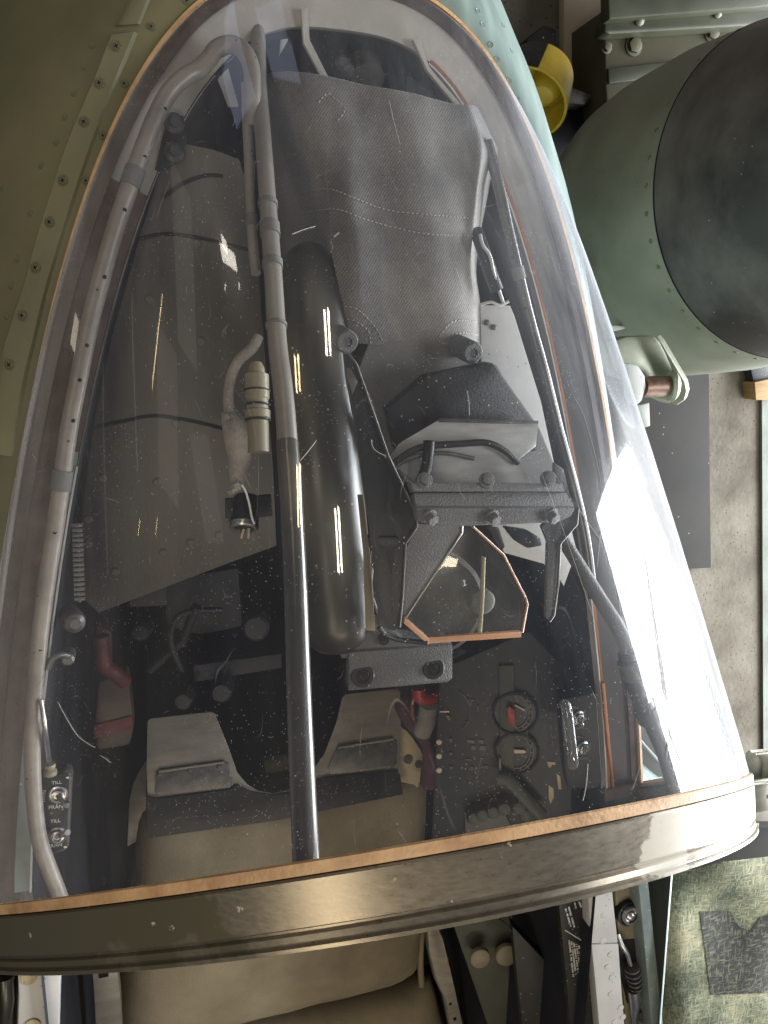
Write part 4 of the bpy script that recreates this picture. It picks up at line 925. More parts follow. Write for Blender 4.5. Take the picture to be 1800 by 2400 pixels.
# black arm leaning against the arch on the right
am = empty('support_arm', at(1420, 1500, .1), 'black strut arm slanting from the gunsight back to the right end of the arch', 'strut')
AP = [(1318, 1262, .13), (1360, 1330, .14), (1410, 1410, .15), (1452, 1478, .16), (1480, 1550, .17)]
tube('arm_bar', catmull([at(*p) for p in AP], 6), [.0058 + .0012 * i / 24 for i in range(25)], M_crackle, am, seg=14)
AP2 = [(1470, 1530, .168), (1492, 1610, .175), (1530, 1700, .185), (1560, 1770, .19), (1584, 1850, .195)]
tube('arm_sleeve', catmull([at(*p) for p in AP2], 6), [.0085] * 12 + [.0075] * 13, M_black, am, seg=16)
lathe('sleeve_collar', at(1478, 1545, .17), at(1500, 1620, .175) - at(1478, 1545, .17), [(.009, 0), (.0125, .001), (.0125, .016), (.0105, .018)], M_crackle, am, seg=18)
lathe('sleeve_collar', at(1512, 1660, .18), at(1540, 1720, .186) - at(1512, 1660, .18), [(.009, 0), (.0108, .001), (.0108, .012), (.009, .013)], M_black, am, seg=18)
# side window pane in the right sill
sw = empty('quarter_pane', at(1500, 1750, .02)); sw.parent = fus
prism('pane', [(1424, 1560), (1500, 1560), (1560, 1700), (1582, 1815), (1440, 1840), (1436, 1700)], -.06, .003, M_palegreen, sw, .0005)
tube('pane_frame', [at(1412, 1600, .0), at(1425, 1740, .0), at(1437, 1848, .0), at(1590, 1822, .0)], .0024, M_copper, sw, seg=10)
tube('pane_wire', catmull([at(1450, 1640, -.055), at(1475, 1700, -.052), at(1510, 1745, -.052), at(1550, 1790, -.055)], 6), .0016, M_lightgrey, sw, seg=8)
prism('pane_frame', [(1418, 1852), (1600, 1822), (1606, 1838), (1420, 1880)], .004, .006, M_seal, sw, .001)

# ------------------------------------------------------------------ braided cable and connectors
bc = empty('braided_cable', at(557, 1035, .08), 'grey braided cable with a swollen lower sleeve tied off in loose string', 'cable')
C1 = catmull([at(606, 790, .07), at(592, 815, .075), at(560, 845, .08), at(543, 880, .08), at(535, 925, .08), at(537, 972, .085)], 7)
tube('cable_run', C1, .0042, M_braid, bc, seg=14)
C2 = catmull([at(537, 968, .086), at(541, 985, .088), at(553, 1010, .09), at(560, 1040, .09), at(561, 1072, .09), at(556, 1105, .09), at(558, 1135, .09)], 7)
k = len(C2); tube('braid_sleeve', C2, [.0052 + .0062 * math.sin(math.pi * min(1, i / (k - 1)) ** .9) ** 1.5 for i in range(k)], M_braid, bc, seg=18)
bm = bmesh.new()
for (cx, cy) in [(537, 968), (545, 1140)]:
    for q in range(7):
        a = random.uniform(0, 6.28); L = random.uniform(14, 26)
        b_tube(bm, catmull([at(cx, cy, .095), at(cx + math.cos(a) * L * .6, cy + math.sin(a) * L * .5, .10), at(cx + math.cos(a + .5) * L, cy + math.sin(a + .5) * L * .7, .094)], 4), .0012, 6)
link('tie_string', bm, M_khakileather, bc)
tube('pull_cord', catmull([at(566, 1136, .095), at(575, 1150, .095), at(584, 1180, .095), at(590, 1212, .095), at(596, 1228, .095)], 6), .0009, M_letter, bc, seg=6)
pg = empty('plug', at(575, 1190, .04), 'black cylindrical plug with bright metal rim hanging below the braided cable', 'plug')
Pp, Pq_ = at(577, 1165, .06), at(572, 1235, .075)
dv = (Pq_ - Pp); L = dv.length
lathe('plug_body', Pp, dv, [(.010, 0), (.0105, .002), (.0105, L * .7), (.0118, L * .72), (.0118, L)], M_black, pg, seg=28)
lathe('plug_rim', Pq_, dv, [(.0121, -.003), (.0121, .001), (.0112, .0022), (.009, .0022), (.0085, -.001), (0, -.001)], M_steel, pg, seg=28)
tube('pin', [at(571, 1240, .08), at(565, 1262, .083)], .0011, M_cream, pg, seg=8); tube('pin', [at(583, 1238, .08), at(582, 1262, .083)], .0011, M_cream, pg, seg=8)
prism3('plug_clip', [(528, 1170, .05), (636, 1160, .05), (640, 1210, .05), (530, 1225, .05)], .006, M_panel, pg, .001)
cn = empty('connector', at(603, 960, .09), 'tan cylindrical cable connector beside the middle pipe', 'connector')
Pp, Pq_ = at(601, 850, .11), at(606, 1060, .13); dv = Pq_ - Pp; L = dv.length
lathe('connector_body', Pp, dv, [(.004, 0), (.006, .004), (.0065, L * .12), (.0092, L * .14), (.0092, L * .40), (.0082, L * .42), (.0082, L * .52), (.0096, L * .54), (.0096, L * .62), (.0080, L * .64), (.0080, L), (.005, L)], M_tan, cn, seg=28)
for f_ in (.30, .46, .63): lathe('groove', Pp + dv * f_, dv, [(.0090, 0), (.0099, .0004), (.0099, .0012), (.0090, .0016)], M_black, cn, seg=28)

# ------------------------------------------------------------------ left switch panel
def text(body, u, v, z, h_px, parent, du=(1, -.11), m=M_letter, lift=.0004):
    cu = bpy.data.curves.new('lettering', 'FONT'); cu.body = body; cu.align_x = 'CENTER'; cu.align_y = 'CENTER'; cu.extrude = .00012
    P = at(u, v, z); Q = at(u + du[0] * 10, v + du[1] * 10, z); n = plane_n(z)
    x = (Q - P).normalized(); x = (x - n * x.dot(n)).normalized(); y = n.cross(x)
    cu.size = h_px / pxm(P) / .70
    t = bpy.data.objects.new('lettering', cu); COL.objects.link(t)
    me = bpy.data.meshes.new_from_object(t.evaluated_get(bpy.context.evaluated_depsgraph_get()))
    bpy.data.objects.remove(t); bpy.data.curves.remove(cu)
    me.materials.clear(); me.materials.append(m)
    o = bpy.data.objects.new('lettering', me); COL.objects.link(o)
    M = Matrix((x, y, n)).transposed().to_4x4(); M.translation = P + n * lift - wloc(parent)
    o.matrix_basis = M; o.parent = parent
    return o
def toggle(P, r, tip, parent, m=M_steel):
    """switch: nut, threaded bush and bat lever leaning to tip"""
    bm = bmesh.new(); Rm = orient(Vector((0, 0, 1)))
    t = lathe('toggle', P, (0, 0, 1), [(r * 1.15, -.002), (r * 1.15, .0015), (r * .95, .0022), (r * .92, .0010), (r * .80, .0010), (r * .78, .0045), (r * .55, .0048), (r * .45, .0030), (0, .0030)], m, parent, seg=28)
    tube('lever', [P + Vector((0, 0, .002)), P + (tip - P) * .5 + Vector((0, 0, .002)), P + (tip - P) * .85, tip], [r * .28, r * .30, r * .40, r * .34], m, t, seg=14)
    return t
sz = -.004
sb = empty('switch_box', at(125, 1900, sz), 'dark two-switch box with white lettering beside the left pipe', 'switch box')
spx = [(92, 1824), (152, 1806), (164, 1812), (167, 1825), (163, 1900), (159, 1985), (150, 1995), (96, 2012), (84, 1900)]
prism('panel_body', [(u - (3 if u < 120 else -2), v) for u, v in spx], lift((sz, 0, 0), -.002), .016, M_darksteel, sb, .002)
prism('panel_face', [(96, 1828), (150, 1812), (160, 1818), (162, 1828), (157, 1982), (148, 1991), (98, 2006), (88, 1900)], sz + .0005, .003, M_panel, sb, .0008)
fz = (sz + .0006, 0, 0)
text('TILL', 133, 1834, fz, 8.5, sb, (1, -.12)); text('FRÅN', 131, 1891, fz, 9, sb, (1, -.10)); text('TILL', 130, 1924, fz, 8.5, sb, (1, -.12)); text('FRÅN', 129, 1981, fz, 9, sb, (1, -.14)); text('TANN', 103, 1866, fz, 8, sb, (.12, -1))
toggle(at(136, 1862, sz + .001), .0080, at(158, 1888, sz + .022), sb); toggle(at(134, 1957, sz + .001), .0080, at(159, 1951, sz + .022), sb)
bm = bmesh.new()
for (u, v) in [(158, 1822), (153, 1985)]: b_lathe(bm, at(u, v, sz + .001), (0, 0, 1), [(.0016, 0), (.0016, .0005), (0, .001)], 12)
link('panel_screw', bm, M_steel, sb)
tube('conduit', catmull([at(96, 1640, .02), at(105, 1700, .02), at(112, 1760, .01), at(116, 1790, .004)], 6), .0022, M_steel, sb, seg=10)
lathe('conduit_gland', at(116, 1790, .002), at(118, 1812, 0) - at(116, 1790, .0), [(.005, 0), (.0055, .003), (.004, .005), (.006, .007), (.006, .011)], M_tan, sb, seg=18)
# small fittings on the left sill
lk = empty('sill_latch', at(155, 1540, -.01), 'small dark curved latch on the left sill above the switch panel', 'latch')
tube('latch_arm', catmull([at(110, 1568, .012), at(122, 1545, .012), at(140, 1535, .01), at(160, 1537, .006)], 6), .0030, M_darksteel, lk, seg=12)
lathe('latch_pivot', at(160, 1540, -.002), (0, 0, 1), [(.006, -.01), (.006, .006), (.004, .008), (0, .008)], M_darksteel, lk, seg=20)
lathe('sill_knob', at(172, 1455, -.02), (.3, 0, 1), [(.010, -.02), (.011, 0), (.009, .008), (.005, .011), (0, .011)], M_darksteel, fus, seg=22)

# red handled lever on the left
rl = empty('red_lever', at(250, 1600, -.2), 'faded red cranked lever with a brown grip in the dark left side', 'lever')
tube('lever_rod', catmull([at(237, 1490, -.15), at(240, 1530, -.15), at(246, 1560, -.15), at(270, 1578, -.15), at(292, 1598, -.16)], 8), .0085, M_dimred, rl, seg=16)
prism3('lever_grip', [(228, 1600, -.2), (300, 1570, -.2), (316, 1690, -.2), (306, 1750, -.2), (225, 1762, -.2), (222, 1680, -.2)], .03, M_grip, rl, .008)
prism3('grip_band', [(215, 1700, -.196), (313, 1676, -.196), (315, 1712, -.196), (218, 1738, -.196)], .036, M_dimred, rl, .008)
prism3('lever_base', [(225, 1465, -.17), (262, 1480, -.17), (262, 1580, -.17), (225, 1560, -.17)], .02, M_grip, rl, .004)

# ------------------------------------------------------------------ ejection seat
seat = empty('ejection_seat', at(650, 1950, -.55), 'khaki cushioned pilot seat with a pair of grey metal leg guards', 'seat')
GZ = (-.40, 0, -.25)
guard = [(345, 1690), (352, 1684), (494, 1668), (504, 1672), (536, 1752), (557, 1812), (580, 1838), (604, 1853), (640, 1859), (680, 1850), (724, 1818), (760, 1768), (789, 1692), (802, 1636), (810, 1627), (932, 1614), (939, 1622), (940, 1708), (937, 1795), (925, 1812), (860, 1830), (724, 1858), (640, 1880), (560, 1885), (440, 1880), (346, 1880), (343, 1800)]
prism('leg_guard', guard, GZ, .004, M_seatmetal, seat, .0015)
for px in ([(366, 1812), (372, 1806), (525, 1784), (536, 1790), (548, 1838), (540, 1846), (372, 1866), (364, 1858)], [(768, 1800), (790, 1752), (920, 1732), (932, 1738), (930, 1790), (920, 1800), (775, 1816)]):
    prism('guard_pocket', px, lift(GZ, .0030), .004, M_darksteel, seat, .0015)
for px in ([(372, 1808), (526, 1786)], [(792, 1752), (922, 1732)]):
    tube('pocket_lip', [at(px[0][0], px[0][1], lift(GZ, .004)), at(px[1][0], px[1][1], lift(GZ, .004))], .0025, M_seatmetal, seat, seg=10)
shade_sheet = prism('guard_shade', [(343, 1866), (372, 1872), (540, 1850), (556, 1838), (590, 1856), (640, 1864), (700, 1854), (735, 1832), (770, 1822), (925, 1806), (938, 1815), (945, 1862), (640, 1925), (345, 1965)], lift(GZ, .006), .004, M_black, seat, .001)  # black sheet added as the shade below the leg guards
bm = bmesh.new()
for (u, v) in [(375, 1814), (447, 1804), (515, 1796), (803, 1756), (861, 1747), (917, 1742)]: b_lathe(bm, at(u, v, lift(GZ, .0046)), plane_n(GZ), [(.0035, -.001), (.003, .0012), (0, .0016)], 14)
link('rivet', bm, M_darksteel, seat)
prism('side_cheek', [(345, 1780), (330, 1800), (312, 1835), (302, 1880), (298, 1985), (342, 1960)], (-.44, 0, -.2), .004, M_seatmetal, seat, .0015)
prism('side_cheek', [(938, 1702), (952, 1712), (966, 1727), (984, 1755), (997, 1781), (996, 1796), (986, 1826), (976, 1860), (930, 1850)], (-.42, 0, -.2), .006, M_cream, seat, .0015, label='cream side cheek with two round holes')
bm = bmesh.new()
for (u, v, r) in [(957, 1780, 11), (981, 1791, 9)]:
    P = at(u, v, (-.4185, 0, -.2)); b_lathe(bm, P, plane_n((0, 0, -.2)), [(r / pxm(P), -.001), (r / pxm(P), .0006), (0, .0006)], 20)
link('cheek_hole', bm, M_seal, seat)
lathe('seat_shaft', at(620, 1800, -.45), (1, .1, 0), [(.016, 0), (.016, .05), (.02, .05), (.02, .07)], M_tan, seat, seg=20)
def cushion(name, px, z, rise, m, parent, th=.06, seed=1., sub=26, wr=.004, **kw):
    """padded quad: px = four corners clockwise from top-left"""
    A, B, C_, D = [at(u, v, z) for u, v in px]; bm = bmesh.new(); V = []
    n = plane_n(z)
    for i in range(sub + 1):
        s = i / sub; row = []
        for j in range(sub + 1):
            t = j / sub; p = (A * (1 - t) + B * t) * (1 - s) + (D * (1 - t) + C_ * t) * s
            e = min(1, 2.6 * (1 - abs(2 * s - 1) ** 6) ** .5) * min(1, 2.6 * (1 - abs(2 * t - 1) ** 6) ** .5)
            h = -th * (1 - min(1, (1 - abs(2 * s - 1) ** 8) ** .5 * (1 - abs(2 * t - 1) ** 8) ** .5)) + rise * (1 - (2 * s - 1) ** 2) * (1 - (2 * t - 1) ** 2)
            h += wr * mnoise.noise(Vector((p.x * 14 + seed, p.y * 14, seed))) + wr * .5 * mnoise.noise(Vector((p.x * 40, p.y * 40 + seed, seed)))
            row.append(bm.verts.new(p + n * h))
        V.append(row)
    for a, b in zip(V, V[1:]):
        for j in range(sub): bm.faces.new((a[j], a[j + 1], b[j + 1], b[j]))
    bmesh.ops.recalc_face_normals(bm, faces=bm.faces)
    o = link(name, bm, m, parent, ang=80, **kw); s_ = o.modifiers.new('thick', 'SOLIDIFY'); s_.thickness = .01; s_.offset = -1
    return o
cushion('cushion', [(318, 1925), (1024, 1818), (1000, 2318), (250, 2500)], (-.375, 0, -.05), .02, M_khaki, seat, th=.07, seed=2.)
cushion('cushion', [(420, 2450), (1028, 2322), (1085, 2560), (400, 2700)], (-.42, 0, -.05), .02, M_khaki, seat, th=.06, seed=5.)
tube('cushion_seam', [at(740, 2250, -.438), at(752, 2330, -.436)], .0012, M_tan, seat, seg=8)
prism3('seat_frame', [(996, 2160, -.36), (1020, 2150, -.36), (1040, 2200, -.36), (1062, 2300, -.34), (1100, 2450, -.34), (1062, 2450, -.34), (1040, 2340, -.34), (1018, 2295, -.35), (1004, 2230, -.36)], .02, M_seatmetal, seat, .004)
bm = bmesh.new()
for (u, v) in [(1055, 2352), (1066, 2388)]: b_lathe(bm, at(u, v, -.338), (0, 0, 1), [(.003, -.001), (.003, .001), (0, .001)], 12)
link('frame_hole', bm, M_hole, seat)
tube('seat_piping', catmull([at(990, 2175, -.40), at(985, 2240, -.40), at(988, 2310, -.40)], 6), .006, M_khaki, seat, seg=12)
hs = empty('hose', at(985, 1720, -.35), 'maroon cloth covered hose passing the right leg guard', 'hose')
tube('hose_run', catmull([at(940, 1640, -.34), at(955, 1668, -.33), at(975, 1705, -.33), at(998, 1745, -.34), at(1008, 1790, -.35), at(1006, 1835, -.36)], 7), [.012 + .004 * math.sin(i * .23) for i in range(36)], M_maroon, hs, seg=18)
tube('wire_tail', catmull([at(985, 1600, -.3), at(972, 1630, -.3), at(966, 1655, -.3), at(970, 1685, -.31)], 6), .0028, M_copper, hs, seg=8)

# ------------------------------------------------------------------ right hand side: red ring, panels
rr = empty('red_ring_handle', at(1012, 1620, -.22), 'red ring pull handle with grey clevis below the gunsight mount', 'handle')
tube('ring', catmull([at(980, 1612, -.2), at(984, 1632, -.2), at(1004, 1638, -.2), at(1030, 1632, -.2), at(1047, 1615, -.2), at(1048, 1598, -.2)], 7), .0095, M_red, rr, seg=18)
tube('clevis_leg', [at(1006, 1646, -.23), at(1000, 1690, -.25), at(990, 1715, -.26)], .014, M_khakileather, rr, seg=14)
kn = empty('fluted_knob', at(1084, 1570, -.2), 'beige fluted knob right of the gunsight mount', 'knob')
P = at(1084, 1568, -.2); bm = bmesh.new(); Rm = orient(Vector((-.2, .1, 1)))
ring = [P + Rm @ Vector(((.0235 + .003 * math.cos(8 * a)) * math.cos(a), (.0235 + .003 * math.cos(8 * a)) * math.sin(a), 0)) for a in [i * 2 * math.pi / 64 for i in range(64)]]
b_poly(bm, ring, Rm @ Vector((0, 0, 1)), .02, .0015); link('knob_body', bm, M_khakileather, kn)
lathe('knob_cap', P + Vector((0, 0, .0005)), (-.2, .1, 1), [(.010, -.001), (.010, .004), (.006, .006), (0, .006)], M_tan, kn, seg=24)
RC = (-.22, .45, 0)
ip = empty('side_console', at(1130, 1740, RC), 'black right side console with two round dials and cream dots', 'instrument console')
prism('console_face', [(1030, 1570), (1240, 1480), (1320, 1560), (1350, 1960), (1010, 2000)], RC, .02, M_panel, ip, .003)
prism('console_strip', [(1169, 1560), (1206, 1560), (1206, 1830), (1196, 1835), (1172, 1815)], lift(RC, .006), .008, M_olivedark, ip, .002)
def arcpx(cx, cy, rx, ry, a0, a1, n=14): return [(cx + rx * math.cos(a), cy + ry * math.sin(a)) for a in [math.radians(a0 + (a1 - a0) * i / n) for i in range(n + 1)]]
def dial(cx, cy, rx, ry, a0, a1, needle, label):
    z1 = lift(RC, .006)
    d = empty('dial', at(cx, cy, RC)); d.parent = ip; d.location = at(cx, cy, RC) - wloc(ip); d['label'] = label
    P = at(cx, cy, lift(RC, .001)); q = pxm(P)
    lathe('dial_bezel', P, plane_n(RC), [(rx * 1.32 / q, 0), (rx * 1.32 / q, .007), (rx * 1.2 / q, .008), (rx * 1.16 / q, .003), (0, .003)], M_black, d, seg=40)
    o_ = arcpx(cx, cy, rx, ry, a0, a1); i_ = arcpx(cx, cy, rx * .80, ry * .84, a0, a1)
    tube('dial_scale', [at(u, v, z1) for u, v in o_], .0010, M_dialmark, d, seg=6); tube('dial_scale', [at(u, v, z1) for u, v in i_], .0008, M_dialmark, d, seg=6)
    bm = bmesh.new()
    for a, b in list(zip(i_, o_))[::2]: b_tube(bm, [at(*a, z1), at(*b, z1)], .0009, 6)
    link('tick_marks', bm, M_dialmark, d)
    prism('needle', needle, lift(RC, .0085), .001, M_needle, d, .0002)
dial(1207, 1668, 41, 46, -62, 78, [(1206, 1654), (1207, 1651), (1229, 1663), (1231, 1668)], 'upper dial with a slanting pale needle')
dial(1211, 1760, 40, 48, -70, 100, [(1204, 1757), (1228, 1758), (1234, 1763), (1228, 1766), (1205, 1766)], 'lower dial with a level pale needle')
prism('red_flag', [(1188, 1661), (1194, 1656), (1207, 1664), (1207, 1706), (1203, 1704), (1188, 1694)], lift(RC, .016), .004, M_red, ip, .001)
bm = bmesh.new()
for (u, v, r) in [(1029, 1738, 7), (1029, 1771, 7), (1029, 1804, 7)]: P = at(u, v, lift(RC, .001)); b_lathe(bm, P, plane_n(RC), [(r / pxm(P), -.001), (r / pxm(P), .002), (r * .8 / pxm(P), .003), (0, .003)], 20)
link('indicator_dot', bm, M_dot, ip)
bm = bmesh.new()
for (u, v) in [(1057, 1732), (1057, 1765), (1058, 1798)]: P = at(u, v, lift(RC, .001)); b_lathe(bm, P, plane_n(RC), [(3.6 / pxm(P), -.001), (3.6 / pxm(P), .002), (0, .002)], 16)
for (u0, v0, w, h) in [(1103, 1737, 15, 8), (1127, 1737, 12, 8), (1110, 1752, 9, 11), (1132, 1752, 11, 10), (1098, 1780, 14, 4), (1130, 1777, 8, 4), (1106, 1800, 8, 10), (1138, 1797, 10, 8), (1105, 1640, 12, 3), (1120, 1660, 4, 14), (1142, 1662, 3, 14), (1095, 1692, 10, 4)]:
    A = at(u0, v0, lift(RC, .0008)); q = pxm(A); b_box(bm, A, Vector((w / 2 / q, 0, .45 * w / 2 / q)), Vector((0, h / 2 / q, 0)), plane_n(RC) * .0008)
link('faint_markings', bm, mat('dim_marking', (.13, .12, .11), None, .6), ip)
z1 = lift(RC, .004); bm = bmesh.new()
b_tube(bm, [at(u, v, z1) for u, v in arcpx(1062, 1668, 40, 48, -70, 60)], .0007, 6); link('dial_scale', bm, mat('dim_scale', (.16, .15, .13), None, .6), ip)
prism('needle', [(1030, 1667), (1052, 1666), (1052, 1670), (1030, 1670)], lift(RC, .005), .001, M_needle, ip, .0002)
prism('needle', [(1045, 1678), (1050, 1676), (1057, 1686), (1053, 1690)], lift(RC, .005), .001, M_dialmark, ip, .0002)
prism('pointer_post', [(1169, 1779), (1175, 1779), (1175, 1818), (1169, 1816)], lift(RC, .012), .006, M_dialmark, ip, .001)
# arm and quadrant at the foot of the console
tube('console_arm', catmull([at(1165, 1825, lift(RC, .02)), at(1195, 1832, lift(RC, .02)), at(1230, 1868, lift(RC, .02)), at(1272, 1912, lift(RC, .02))], 6), .0085, M_olivedark, ip, seg=14, flat=.5)
for q, (u, v) in enumerate([(1110, 1912), (1130, 1905), (1155, 1898), (1180, 1890), (1215, 1888), (1232, 1905)]):
    P = at(u, v, lift(RC, .012)); lathe('console_knob', P, (-.3, .1, 1), [(.010, -.012), (.0105, .004), (.008, .009), (.003, .011), (0, .011)], M_olivedark, ip, seg=20)
prism('console_box', [(1088, 1905), (1168, 1872), (1200, 1940), (1090, 1960)], lift(RC, .008), .02, M_greyplate, ip, .003)
bm = bmesh.new()
for px in ([(1282, 1785), (1302, 1787), (1300, 1794), (1294, 1792), (1290, 1800), (1285, 1796)], [(1286, 1840), (1297, 1848), (1298, 1868), (1290, 1885), (1286, 1870)], [(1304, 1812), (1313, 1820), (1316, 1850), (1309, 1850)]):
    b_poly(bm, [at(u, v, lift(RC, .0012)) for u, v in px], plane_n(RC), .001)
link('chipped_paint', bm, M_cream, ip, smooth=False)
text('TEST', 1289, 1676, lift(RC, .001), 7, ip, (.05, 1), mat('dim_letter', (.22, .21, .20), None, .6)); text('OMVANDLARE', 1292, 1722, lift(RC, .001), 6, ip, (.10, 1), MATS['dim_letter'])
# right switch box
RZb = (-.09, .35, 0)
rb = empty('switch_box', at(1350, 1720, RZb), 'dark switch box with clear guard bar and faint lettering by the right sill', 'switch box')
prism('box_face', [(1312, 1640), (1392, 1625), (1400, 1640), (1412, 1830), (1400, 1850), (1330, 1850), (1322, 1800)], RZb, .03, M_panel, rb, .004)
tube('guard_bar', catmull([at(1322, 1650, lift(RZb, .006)), at(1328, 1660, lift(RZb, .014)), at(1336, 1720, lift(RZb, .014)), at(1343, 1782, lift(RZb, .014)), at(1341, 1792, lift(RZb, .006))], 6), .0062, M_clearguard, rb, seg=14)
for px in ([(1316, 1652), (1320, 1700), (1332, 1790)], [(1332, 1648), (1345, 1690), (1352, 1785)]): tube('guard_edge', [at(u, v, lift(RZb, .015)) for u, v in px], .0006, M_steel, rb, seg=6)
dl = MATS['dim_letter']
text('TILL', 1349, 1658, lift(RZb, .0006), 6, rb, (1, -.12), dl); text('FRÅN', 1358, 1706, lift(RZb, .0006), 6, rb, (1, -.12), dl); text('TILL', 1360, 1727, lift(RZb, .0006), 6, rb, (1, -.12), dl); text('FRÅN', 1366, 1777, lift(RZb, .0006), 6.5, rb, (1, -.12), dl)
text('TELESYN', 1371, 1675, lift(RZb, .0006), 5, rb, (.15, 1), dl); text('TANN', 1382, 1750, lift(RZb, .0006), 5, rb, (.12, -1), dl)
toggle(at(1355, 1682, RZb), .0075, at(1364, 1702, lift(RZb, .012)), rb); toggle(at(1366, 1753, RZb), .0075, at(1372, 1752, lift(RZb, .014)), rb)

# ------------------------------------------------------------------ surroundings beyond the aircraft
FZ = -1.5
def structure(name, bm, m): return link(name, bm, m, None, kind='structure')
bm = bmesh.new(); N_ = 40
b_poly(bm, [Vector((-4, -6, FZ)), Vector((9, -6, FZ)), Vector((9, 8, FZ)), Vector((-4, 8, FZ))], Vector((0, 0, 1)), .1); structure('floor', bm, M_plaster)
bm = bmesh.new(); b_poly(bm, [at(u, v, FZ + .012) for u, v in [(1786, 930), (1900, 925), (1900, 1900), (1790, 1900)]], Vector((0, 0, 1)), .011); structure('floor_strip', bm, M_palegreen)
def simple(name, px, z, th, m, label, cat, bev=.003): return prism(name, px, z, th, m, None, bev, label=label, cat=cat)
simple('black_board', [(1400, 872), (1662, 868), (1664, 1100), (1667, 1331), (1552, 1337), (1420, 1345)], FZ + .03, .028, M_board, 'flat black board lying on the rough floor right of the windscreen', 'board')
simple('yellow_block', [(1769, 896), (1840, 880), (1840, 936), (1772, 938)], FZ + .06, .058, M_wood, 'small yellow wooden block at the right edge', 'wood block')
simple('dark_rag', [(1757, 850), (1800, 832), (1850, 830), (1850, 885), (1766, 895)], FZ + .05, .04, M_black, 'black scrap above the small yellow wooden block', 'scrap', .01)
# peeling pale board behind the yellow cover
simple('pale_board', [(1322, -40), (1412, -40), (1410, 30), (1417, 33), (1410, 70), (1421, 74), (1407, 120), (1409, 215), (1380, 225), (1330, 205), (1322, 120)], FZ + .05, .03, M_pink, 'bare pinkish board with a ragged edge behind the yellow cover', 'board')
simple('dark_beam', [(1236, 90), (1276, 57), (1304, 68), (1306, 250), (1230, 250)], FZ + .12, .08, M_board, 'dark upright beam behind the yellow cover', 'beam', .006)
simple('dark_bar', [(1300, 190), (1390, 222), (1372, 246), (1300, 238)], FZ + .16, .06, M_darksteel, 'short dark bar between yellow cover and green tank', 'bar', .005)
bm = bmesh.new()
simple('painted_shadow', [(1270, 240), (1360, 250), (1420, 250), (1420, 480), (1270, 480)], FZ + .10, .08, M_hole, 'black block painted in as the shadow under the green tank', 'box')  # black block stands in for shadow alone
# crate with flange
cr = empty('equipment_crate', at(1600, 100, FZ + .2), 'olive green riveted equipment crate behind the black nosed tank', 'crate')
prism('crate_side', [(1418, 68), (1420, 200), (1430, 330), (1900, 330), (1900, -30), (1418, 20)], FZ + .22, .2, M_crate, cr, .006)
prism('crate_lid', [(1425, -60), (1428, 46), (1900, 8), (1900, -80)], FZ + .30, .04, M_cratedark, cr, .006)
prism('crate_flange', [(1418, 42), (1432, 36), (1900, 0), (1900, 52), (1430, 80), (1418, 76)], FZ + .27, .05, M_cratedark, cr, .006)
prism('crate_step', [(1426, 160), (1600, 142), (1560, 180), (1428, 196)], FZ + .235, .012, M_cratedark, cr, .003)
for (u, v) in [(1497, 48), (1680, 30)]: P = at(u, v, FZ + .27); lathe('rivet', P, (0, 0, 1), [(.015, -.002), (.014, .005), (.008, .009), (0, .010)], M_crate, cr, seg=18)
for (u, v, r) in [(1485, 108, .02), (1668, 78, .018), (1421, 112, .012)]: P = at(u, v, FZ + .222); hexbolt(P, Vector((0, 0, 1)), r, .012, M_crate, cr)
# drop tank
dt = empty('drop_tank', atd(1780, 430, 1.75), 'large green tank with a black rounded nose at upper right', 'tank')
At = (RX * .242 - RY * .16 + RZ * .955).normalized(); Cf = atd(1872, 452, 1.50); Rt = .318
lathe('tank_body', Cf, At, [(0, -.62), (.10, -.612), (.20, -.585), (.28, -.54), (.325, -.48), (.344, -.40), (.348, -.32), (.340, -.15), (Rt, 0)], M_tankgreen, dt, seg=128, ang=60)
lathe('tank_nose', Cf, At, [(Rt, .0005), (Rt - .001, .004), (.296, .09), (.262, .18), (.215, .26), (.15, .325), (.07, .36), (0, .37)], M_radome, dt, seg=128, ang=60, label='black tank nose')
def ring_at(h, r): 
    Rm = orient(At); return [Cf + At * h + Rm @ Vector((r * math.cos(a), r * math.sin(a), 0)) for a in [i * 2 * math.pi / 96 for i in range(97)]]
tube('joint_ring', ring_at(-.002, Rt - .0006), .0022, M_hole, dt, seg=6)
bm = bmesh.new(); Rm = orient(At)
for i in range(40):
    a = i * 2 * math.pi / 40; d = Rm @ Vector((math.cos(a), math.sin(a), 0)); b_lathe(bm, Cf - At * .022 + d * .3215, d, [(.0048, -.003), (.0046, .0006), (.003, .0010), (0, .0008)], 10)
link('rivet', bm, M_screw, dt)
# yellow cap
yc = empty('intake_cover', at(1250, 235, FZ + .5), 'yellow round protective cover with a black stripe beside the nose', 'cover')
Yo = at(1236, 244, FZ + .55); axy = (RZ * .36 - RY * .86 - RX * .34).normalized(); q = pxm(Yo)
ry_ = 92 / q
lathe('cap_shell', Yo, axy, [(0, -ry_ * 1.5), (ry_ * .55, -ry_ * 1.42), (ry_ * .9, -ry_ * 1.1), (ry_, -ry_ * .3), (ry_ * 1.02, 0), (ry_ * .99, .002), (ry_ * .95, 0), (ry_ * .93, -ry_ * .3), (ry_ * .8, -ry_ * .95), (ry_ * .5, -ry_ * 1.15), (0, -ry_ * 1.2)], M_yellow, yc, seg=64)
lathe('cap_dome', Yo + RX * .02 - RY * .015 - axy * ry_ * 1.0, axy, [(ry_ * .42, 0), (ry_ * .40, ry_ * .25), (ry_ * .26, ry_ * .42), (0, ry_ * .48)], M_yellow, yc, seg=40)
bm = bmesh.new(); Rm = orient(axy, RY); rows = []
